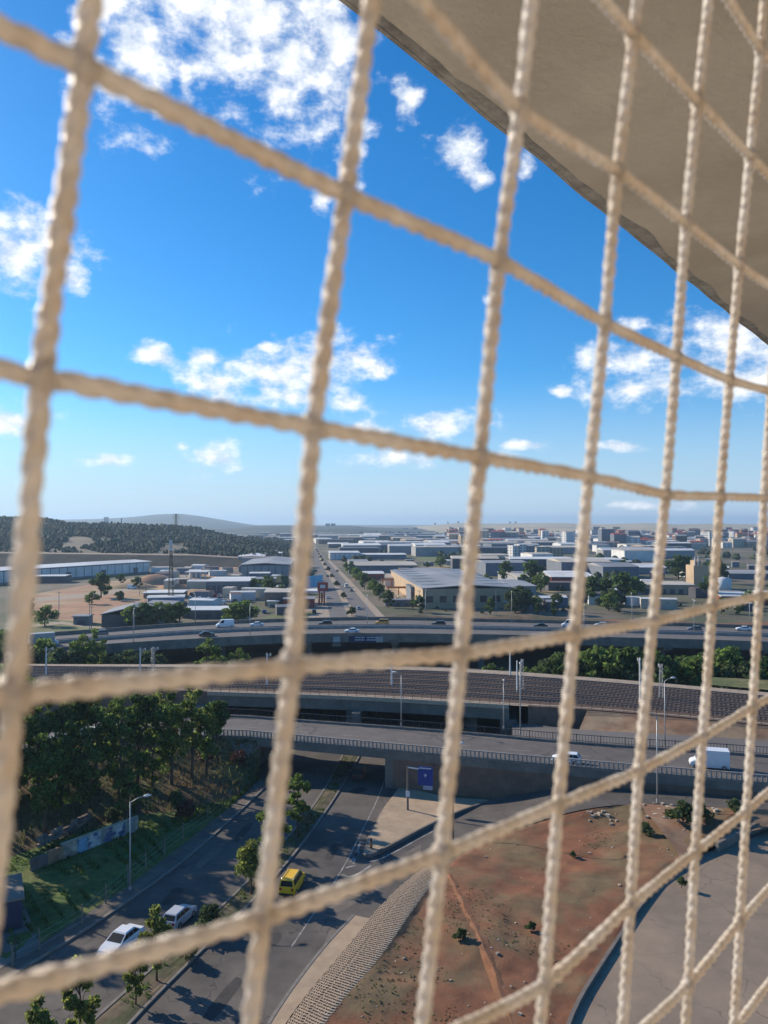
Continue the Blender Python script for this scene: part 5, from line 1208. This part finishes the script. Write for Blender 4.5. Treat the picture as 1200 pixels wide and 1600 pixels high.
mb.build('pine_wood', 'conifer', kind='stuff')
# ------------------------------------------------------------------ far ridges
def ridge(name, pts, D0, D1, m, back=2500, lo_z=-2, amp=4):
    xs_ = np.arange(pts[0][0], pts[-1][0] + 1, 12); ty = np.interp(xs_, [p[0] for p in pts], [p[1] for p in pts])
    rows = []
    for f, zf in ((0, 0), (.25, .22), (.5, .52), (.75, .82), (1, 1), (1.3, .8), (1.7, .2)):
        r = []
        for x, y in zip(xs_, ty):
            D = D0 + (D1 - D0) * f; zt = PD(x, y, D1).z; z = lo_z + (zt - lo_z) * zf
            if 0 < f < 1.2: z += amp * noise.fractal(Vector((x * .02, f * 2, D0 * .001)), 1, 2, 4) * (.3 if f == 1 else 1)
            r.append(Vector(((x - 600) / F * D, D, z)))
        rows.append(r)
    return grid_mesh(name, rows, m)
ridge('far_mountain', [(-400,812),(-100,812),(90,812),(150,811),(190,809),(215,807),(240,804),(262,803),(285,803),(310,806),(340,811),(370,816),(400,821),(440,826),(520,829),(600,832)], 3800, 6000, 'far_hill')
ridge('far_ridge', [(330,827),(380,823),(420,821),(450,821),(500,822),(540,821),(580,824),(620,826),(660,827),(720,831)], 2150, 3600, 'far_hill', amp=3)
ridge('tan_hills', [(560,833),(620,829),(650,823),(680,820),(720,817),(760,818),(800,818),(840,817),(880,817),(920,819),(970,818),(1010,817),(1060,819),(1120,818),(1180,819),(1260,818),(1500,816),(1900,818)], 2500, 5200, 'tan_hill', amp=4)
for (x, D, k) in ((680,5350,6),(700,5350,5),(716,5350,6),(735,5350,5),(797,5350,7),(806,5350,6)):
    p = PD(x, np.interp(x, [650, 680, 720, 760, 800, 840], [823, 820, 817, 818, 818, 817]), D - 200); tree('mid2', p - Vector((0, 0, 5)), 2.2, 'lone tree on the crest of the tan hills', 'lone trees on the hill crest')
pylon(PD(275, 826, 1010) + Vector((0, 0, -2)), 21, 2.2, 'far lattice pylon on the wooded hill under the mountain', True, 2.2)
pylon(PD(190, 824, 1080) + Vector((0, 0, -3)), 15, .8, 'thin mast on the wooded hill left of the pylon', False, 1.6)
# ------------------------------------------------------------------ far town
BMESH = {}
def far_box(name, label, cat, group, p, w_, d_, h_, wall, roof, rz, gable):
    """shares unit meshes; parts wall and roof"""
    for key in (('w', wall), ('r', roof)):
        if key not in BMESH:
            mb = MB()
            if key[0] == 'w': mb.box(0, 0, .5, 1, 1, 1)
            else:
                V = [(-.51, -.51, 0), (.51, -.51, 0), (.51, .51, 0), (-.51, .51, 0), (-.51, 0, 1), (.51, 0, 1)]; mb.add(V, [(0,1,5,4),(2,3,4,5),(0,4,3),(1,2,5),(3,2,1,0)])
            BMESH[key] = mb.mesh('wall' if key[0] == 'w' else 'roof', key[1])
    t = thing(name, label, cat, p, rz, group)
    link('wall', BMESH[('w', wall)], t, loc=(0, 0, -.2), sc=(w_, d_, h_ + .2)); link('roof', BMESH[('r', roof)], t, loc=(0, 0, h_ + .01), sc=(w_, d_, gable)); return t
rs = random.Random(33); placed = []
ux, uy = -math.sin(RB), math.cos(RB); b_org = P(575, 968)
def free(x, y, r):
    for (hx, hy) in HERO:
        if abs(x - hx) < r + 22 and -r - 12 < y - hy < r + 75: return False
    for (hx, hy, hr_) in placed:
        if (x - hx)**2 + (y - hy)**2 < (r + hr_)**2 * .62: return False
    return True
n = 0; tries = 0
while n < 210 and tries < 9000:
    tries += 1; s_ = 60 + 1750 * rs.random() ** 1.2; side = rs.uniform(14, 60 + s_ * .62)
    x = b_org.x + ux * s_ + uy * side; y = b_org.y + uy * s_ - ux * side; px = 600 + F * x / y
    if px > 1260: continue
    if y > 2050 and px < 720: continue
    if y < 460 and px < 850: continue
    gx, gy = (x - P(700, 876).x), (y - P(700, 876).y)
    if abs(gx) < 45 and -130 < gy < 110: continue
    w_ = rs.uniform(22, 75); d_ = rs.uniform(18, 50); r = max(w_, d_) / 2
    if not free(x, y, r): continue
    placed.append((x, y, r)); h_ = rs.uniform(5, 11)
    wl_ = rs.choice(['b_slate', 'b_grey', 'b_cream', 'b_dark', 'b_grey', 'b_white', 'b_brown', 'b_slate']); rf_ = rs.choice(['r_white', 'r_white', 'r_white', 'r_grey', 'r_cream', 'r_cream', 'r_slate', 'r_blue' if rs.random() < .3 else 'r_grey'])
    far_box('industrial_hall', 'low %s walled industrial hall with %s roof in the plain right of the boulevard' % (wl_[2:], rf_[2:]), 'warehouse', 'industrial halls, %s walls, %s roofs' % (wl_[2:], rf_[2:]), (x, y, 0), w_, d_, h_, wl_, rf_, RB + rs.choice([0, 0, 0, .1, -.15]), rs.uniform(.5, 2.2)); n += 1
n = 0; tries = 0
while n < 46 and tries < 3000:
    tries += 1; s_ = 330 + 1500 * rs.random() ** 1.2; side = -rs.uniform(22, 40 + s_ * .12); x = b_org.x + ux * s_ + uy * side; y = b_org.y + uy * s_ - ux * side
    w_ = rs.uniform(12, 40); d_ = rs.uniform(14, 36); r = max(w_, d_) / 2
    if not free(x, y, r): continue
    HW = (rs.choice(['slate', 'grey', 'cream', 'brown', 'dark']), rs.choice(['white', 'grey', 'cream', 'brown']))
    placed.append((x, y, r)); far_box('roadside_hall', 'small %s hall with %s roof between boulevard and wooded hill' % (HW[0], HW[1]), 'building', 'halls left of the boulevard, %s, %s roofs' % HW, (x, y, 0), w_, d_, rs.uniform(5, 12), 'b_' + HW[0], 'r_' + HW[1], RB, rs.uniform(.4, 1.6)); n += 1
# apartment blocks
n = 0; tries = 0
while n < 290 and tries < 9000:
    tries += 1; px = rs.uniform(700, 1260)
    y = rs.uniform(1150, 2250)
    x = (px - 600) / F * y; w_ = rs.uniform(11, 24); d_ = rs.uniform(10, 16); h_ = rs.choice([8, 9, 10, 12, 12, 14, 15, 18, 22]) * rs.uniform(.9, 1.1)
    if not free(x, y, max(w_, d_) / 2): continue
    placed.append((x, y, max(w_, d_) / 2)); c_ = rs.choice(['white', 'cream', 'grey', 'tan', 'white', 'brown', 'slate']); rc_ = rs.choice(['cream', 'red', 'brown', 'grey']); sz_ = 'low' if h_ < 11 else 'tall' if h_ > 17 else 'mid-rise'
    far_box('apartment_block', '%s %s apartment block with %s roof in the far town' % (sz_, {'slate': 'blue-grey'}.get(c_, c_), rc_), 'building', 'far apartment blocks, %s, %s, %s roofs' % (sz_, c_, rc_), (x, y, 0), w_, d_, h_, 'apt_' + c_, 'r_' + rc_, rs.uniform(-.5, .5), 2.0); n += 1
for (x, yb, yt, w_, l) in ((512,832,818,28,'left one of the twin towers on the horizon'),(520.5,832,818,28,'right one of the twin towers on the horizon'),(404,834,823,40,'slab tower in the hazy row left of the boulevard'),(413,834,822,28,'pale tower in the hazy row left of the boulevard'),(423,835,823,36,'tower nearest the net cord in the hazy row'),(166,818,808,22,'lone tower block above the wooded hill'),
        (632,832,825,40,'tower cluster block on the horizon right of centre'),(622,833,827,40,'lower block on the horizon right of centre'),(600,830,825,36,'block on the far ridge right of the twin towers'),(568,830,825,36,'block on the far ridge near the twin towers'),(392,834,826,30,'low block at the mountain foot'),(648,834,824,30,'tower left of the tan hills')):
    D = 3600; p = PD(x, yb, D); far_box('tower_block', l, 'building', None, (p.x, p.y, p.z), w_ * .75, 22, (yb - yt) * D / F, 'apt_slate', 'r_grey', .1, .5)
# smaller yards, sheds and parked lorries between highway and town
def clutter(n, px0, px1, y0, y1, group, label):
    k = 0; tr = 0
    while k < n and tr < 2500:
        tr += 1; px = rs.uniform(px0, px1); yy = rs.uniform(y0, y1); p = P(px, yy); w_ = rs.uniform(5, 16); d_ = rs.uniform(5, 12); r = max(w_, d_) / 2
        bq = (p.x - b_org.x) * uy - (p.y - b_org.y) * ux
        if -26 < bq < 22: continue
        if any(abs(p.x - hx) < r + 14 and -14 < p.y - hy < r + 30 for hx, hy in HERO): continue
        if any((p.x - hx)**2 + (p.y - hy)**2 < (r + hr_)**2 for hx, hy, hr_ in placed): continue
        wc, rc = rs.choice(['slate', 'grey', 'cream', 'brown', 'white', 'dark']), rs.choice(['white', 'white', 'cream', 'grey', 'brown'])
        placed.append((p.x, p.y, r)); far_box('yard_shed', 'small %s walled shed with %s roof %s' % (wc, rc, label), 'shed', '%s, %s walls, %s roofs' % (group, wc, rc), p, w_, d_, rs.uniform(2.6, 5.5), 'b_' + wc, 'r_' + rc, rs.uniform(-.4, .4), rs.uniform(.2, 1.0)); k += 1
clutter(34, 250, 470, 892, 962, 'small sheds left of the boulevard', 'in the cluttered yards left of the boulevard')
clutter(46, 640, 1230, 880, 955, 'small sheds right of the boulevard', 'in the open ground right of the boulevard')
for k in range(70):
    px, yy = (rs.uniform(640, 1220), rs.uniform(884, 955)) if k % 3 else (rs.uniform(180, 460), rs.uniform(890, 962)); p = P(px, yy)
    bq = (p.x - b_org.x) * uy - (p.y - b_org.y) * ux
    if -26 < bq < 22 or any((p.x - hx)**2 + (p.y - hy)**2 < (hr_ + 2)**2 for hx, hy, hr_ in placed) or any(abs(p.x - hx) < 20 and -8 < p.y - hy < 45 for hx, hy in HERO): continue
    if px < 460 and k % 2: car(rs.choice(['van', 'sedan', 'hatch']), rs.choice(['white', 'white', 'silver', 'grey', 'blue']), p + Vector((0, 0, .02)), rs.uniform(0, 6.28), 'vehicle parked alone in the yards left of the boulevard', 'vehicles scattered in the left yards', 1.0, 1)
    else: tree(rs.choice(['mid1', 'mid2', 'mid2', 'hedge']), (p.x, p.y, -.1), rs.uniform(.6, 1.3), 'scattered tree between the halls %s of the boulevard' % ('right' if px > 500 else 'left'), 'scattered trees, %s' % ('right side' if px > 500 else 'left side'), 1.15)
# tree belts between far buildings
mb = MB(); 
for k in range(3600):
    y = rs.uniform(430, 3000); px = rs.uniform(500, 1260) if k % 5 else rs.uniform(430, 500)
    w_ = noise.noise(Vector((px * .01, y * .004, 2))) + (.3 if px > 930 and 800 < y < 1700 else 0)
    if w_ < .12: continue
    x = (px - 600) / F * y
    if any((x - hx)**2 + (y - hy)**2 < hr_ * hr_ for hx, hy, hr_ in placed): continue
    bq = (x - b_org.x) * uy - (y - b_org.y) * ux
    if -18 < bq < 16 or not free(x, y, -8): continue
    s_ = rs.uniform(2.5, 5.5); blob(mb, Vector((x, y, -.3)), s_, s_ * 1.5)
mb.build('tree_belt', 'far_tree', kind='stuff')

# ------------------------------------------------------------------ haze
mh = bpy.data.materials.new('haze'); mh.use_nodes = True; th = mh.node_tree; th.nodes.clear()
pv = th.nodes.new('ShaderNodeVolumePrincipled'); pv.inputs['Color'].default_value = (.55, .77, 1, 1); pv.inputs['Density'].default_value = 1.15e-4; pv.inputs['Anisotropy'].default_value = .3
oh = th.nodes.new('ShaderNodeOutputMaterial'); th.links.new(pv.outputs[0], oh.inputs['Volume']); MATS['haze'] = mh
mb = MB(); mb.box(0, 7800, 40, 26000, 16800, 172); mb.build('haze', 'haze', kind='stuff')

# ------------------------------------------------------------------ own building: eave above, wall behind
CZ = Vector((0, 0, CAMZ))
e0 = ray(530, 0) * (1.2 / ray(530, 0).z); e1 = ray(1200, 540) * (1.2 / ray(1200, 540).z)
eu = (e1 - e0); eu.z = 0; eu.normalize(); en = Vector((-eu.y, eu.x, 0))   # outward
t = thing('roof_eave', 'beige plastered roof overhang with grey metal edge above the net', 'eave', CZ + e0)
mb = MB(); S = 160; top = []; A_ = []; B_ = []
for k in range(S + 1):
    u = -2.2 + 14 * k / S; jag = .018 * noise.fractal(Vector((u * 3.1, 0, 1)), 1, 2, 5) + (.03 * max(0, noise.noise(Vector((u * 2.3, 5, 1)))))
    A_.append(eu * u - en * (.05 + jag)); B_.append(eu * u - en * 3.4)
solid_strip([p + Vector((0, 0, .22)) for p in A_], [p + Vector((0, 0, .22)) for p in B_], .22).build('soffit', 'soffit', t)
A_ = [eu * (-2.2 + 14 * k / S) + en * (.0 + .006 * noise.noise(Vector((k * .31, 1, 0)))) + Vector((0, 0, .008 * noise.noise(Vector((k * .23, 7, 0))))) for k in range(S + 1)]; B_ = [p - en * .10 for p in A_]
solid_strip([p + Vector((0, 0, .028)) for p in A_], [p + Vector((0, 0, .028)) for p in B_], .012).build('metal_edge', 'flashing', t)
solid_strip([p + en * .014 + Vector((0, 0, .10)) for p in A_], [p + en * .002 + Vector((0, 0, .10)) for p in A_], .085).build('fascia_strip', 'flashing', t)
t = thing('facade_wall', 'cream plastered house wall and balcony floor behind the viewpoint', 'wall', CZ - en * 1.1 + Vector((0, 0, -1.5)))
an = yaw(eu); mb = MB(); mb.box(0, 0, -17, 9, .3, 37, an) ; mb.box(0, 0, 2.1, 9, .3, 1.2, an); mb.build('wall', 'facade', t)
mb = MB(); q = en * .62; mb.box(q.x, q.y, -.1, 9, .95, .2, an); mb.build('balcony_floor', 'concrete_pale', t)

# ------------------------------------------------------------------ safety net
DEP = [.124, .159, .196, .243, .286, .332, .366]
NODE = {  # (column, row): pixel
 0: {1: (130,105), 2: (65,590), 3: (22,1085), 4: (-32,1560)},
 1: {0: (590,-70), 1: (540,305), 2: (490,668), 3: (456,1042), 4: (410,1435)},
 2: {0: (812,172), 1: (780,408), 2: (750,715), 3: (720,1022), 4: (690,1335), 5: (655,1640)},
 3: {-1: (990,55), 0: (965,268), 1: (945,505), 2: (920,745), 3: (897,992), 4: (872,1258), 5: (850,1540)},
 4: {-2: (1112,-40), -1: (1090,160), 0: (1072,350), 1: (1057,558), 2: (1040,773), 3: (1020,972), 4: (998,1205), 5: (985,1415), 6: (970,1640)},
 5: {-2: (1188,78), -1: (1172,245), 0: (1155,415), 1: (1140,594), 2: (1125,776), 3: (1113,948), 4: (1098,1152), 5: (1086,1332), 6: (1075,1540)},
 6: {-1: (1226,300), 0: (1214,455), 1: (1204,612), 2: (1194,778), 3: (1186,932), 4: (1176,1105), 5: (1166,1268), 6: (1156,1440), 7: (1146,1610)}}
NP = {}
for c, d in NODE.items():
    for r, (x, y) in d.items(): NP[c, r] = CZ + ray(x, y) * (DEP[c] / ray(x, y).y)
R0, R1 = -5, 10
for c in range(7):
    rr = sorted(r for cc, r in NP if cc == c)
    st = (NP[c, rr[-1]] - NP[c, rr[0]]) / (rr[-1] - rr[0])
    for r in range(rr[-1] + 1, R1 + 1): NP[c, r] = NP[c, r - 1] + st
    for r in range(rr[0] - 1, R0 - 1, -1): NP[c, r] = NP[c, r + 1] - st
jit = lambda a, b: Vector((noise.noise(Vector((a * 1.3, b * 1.7, 1))), noise.noise(Vector((a * 1.3, b * 1.7, 2))), noise.noise(Vector((a * 1.3, b * 1.7, 3))))) * .003
for c in range(7, 13):
    for r in range(R0, R1 + 1): NP[c, r] = NP[6, r] + (NP[6, r] - NP[4, r]) * .5 * (c - 6) + jit(c, r)
for c in range(-1, -4, -1):
    for r in range(R0, R1 + 1): NP[c, r] = NP[0, r] + (NP[0, r] - NP[1, r]) * (-c) * .95 + jit(c, r)
net = thing('safety_net', 'cream twisted cord safety net stretched close across the view', 'net', NP[2, 2]); inv = Matrix.Translation(-NP[2, 2])
RAD = .00186
def cord(pts, name, turn, seed):
    phase = 0.0
    """twisted cord: a tube with helical lobes"""
    pts = [inv @ p for p in pts]; q = []
    for i in range(len(pts) - 1):
        p0, p1, p2, p3 = pts[max(0, i-1)], pts[i], pts[i+1], pts[min(len(pts)-1, i+2)]
        n_ = max(8, int((p2 - p1).length / .0009))
        for k in range(n_):
            t_ = k / n_; lin = p1.lerp(p2, t_)
            cr_ = .5 * ((2*p1) + (p2 - p0) * t_ + (2*p0 - 5*p1 + 4*p2 - p3) * t_**2 + (3*p1 - p0 - 3*p2 + p3) * t_**3)
            q.append(lin.lerp(cr_, .55))
    q.append(pts[-1]); S_ = 14; m = len(q); V = np.zeros((m * S_, 3)); s_ = 0; u = None
    for i, p in enumerate(q):
        d = (q[min(i+1, m-1)] - q[max(i-1, 0)]).normalized()
        if u is None: u = d.cross(Vector((.3, .8, .5))).normalized()
        u = (u - d * u.dot(d)).normalized(); v = d.cross(u)
        if i:
            ds = (p - q[i-1]).length; s_ += ds; phase += ds * turn * (.86 + .28 * (.5 + noise.noise(Vector((s_ * 14, seed * 3.1, 4)))))
        wob = 1 + .16 * noise.noise(Vector((s_ * 90, seed, 0)))
        for k in range(S_):
            a = 6.28318 * k / S_
            lobe = abs(math.cos(1.5 * (a - phase)))            # three plies
            fine = .05 * math.sin(9 * a + phase * 2.2 + seed)
            V[i * S_ + k] = p + (u * math.cos(a) + v * math.sin(a)) * RAD * wob * (.60 + .48 * lobe ** .8 + fine)
    mb = MB(); mb.v = [tuple(x) for x in V]
    mb.f = [(i*S_ + k, i*S_ + (k+1) % S_, (i+1)*S_ + (k+1) % S_, (i+1)*S_ + k) for i in range(m - 1) for k in range(S_)]
    mb.build(name, 'cord', net, True)
for c in range(-3, 13): cord([NP[c, r] for r in range(R0, R1 + 1)], 'vertical_cord', 430, c)
for r in range(R0, R1 + 1): cord([NP[c, r] for c in range(-3, 13)], 'cross_cord', 400, r + 40)
KM = MB(); n_ = 14; V = []
for i in range(1, 8):
    for k in range(n_):
        th_ = math.pi * i / 8; a = 6.283 * k / n_; b_ = 1 + .14 * math.sin(3 * a + 4 * th_) + .1 * math.cos(5 * th_ + a)
        V.append((math.sin(th_) * math.cos(a) * b_, math.sin(th_) * math.sin(a) * b_, math.cos(th_) * 1.35 * b_))
KM.v = V + [(0, 0, 1.3), (0, 0, -1.3)]
KM.f = [(i*n_ + k, (i+1)*n_ + k, (i+1)*n_ + (k+1) % n_, i*n_ + (k+1) % n_) for i in range(6) for k in range(n_)] + [(7*n_, k, (k+1) % n_) for k in range(n_)] + [(7*n_+1, 6*n_ + (k+1) % n_, 6*n_ + k) for k in range(n_)]
km = KM.mesh('knot', 'cord', True)
for (c, r), p in NP.items():
    o = link('knot', km, net, loc=inv @ p, sc=RAD * random.uniform(1.22, 1.4)); o.rotation_euler = (random.uniform(-.3, .3), random.uniform(-.3, .3), random.uniform(0, 6.28))
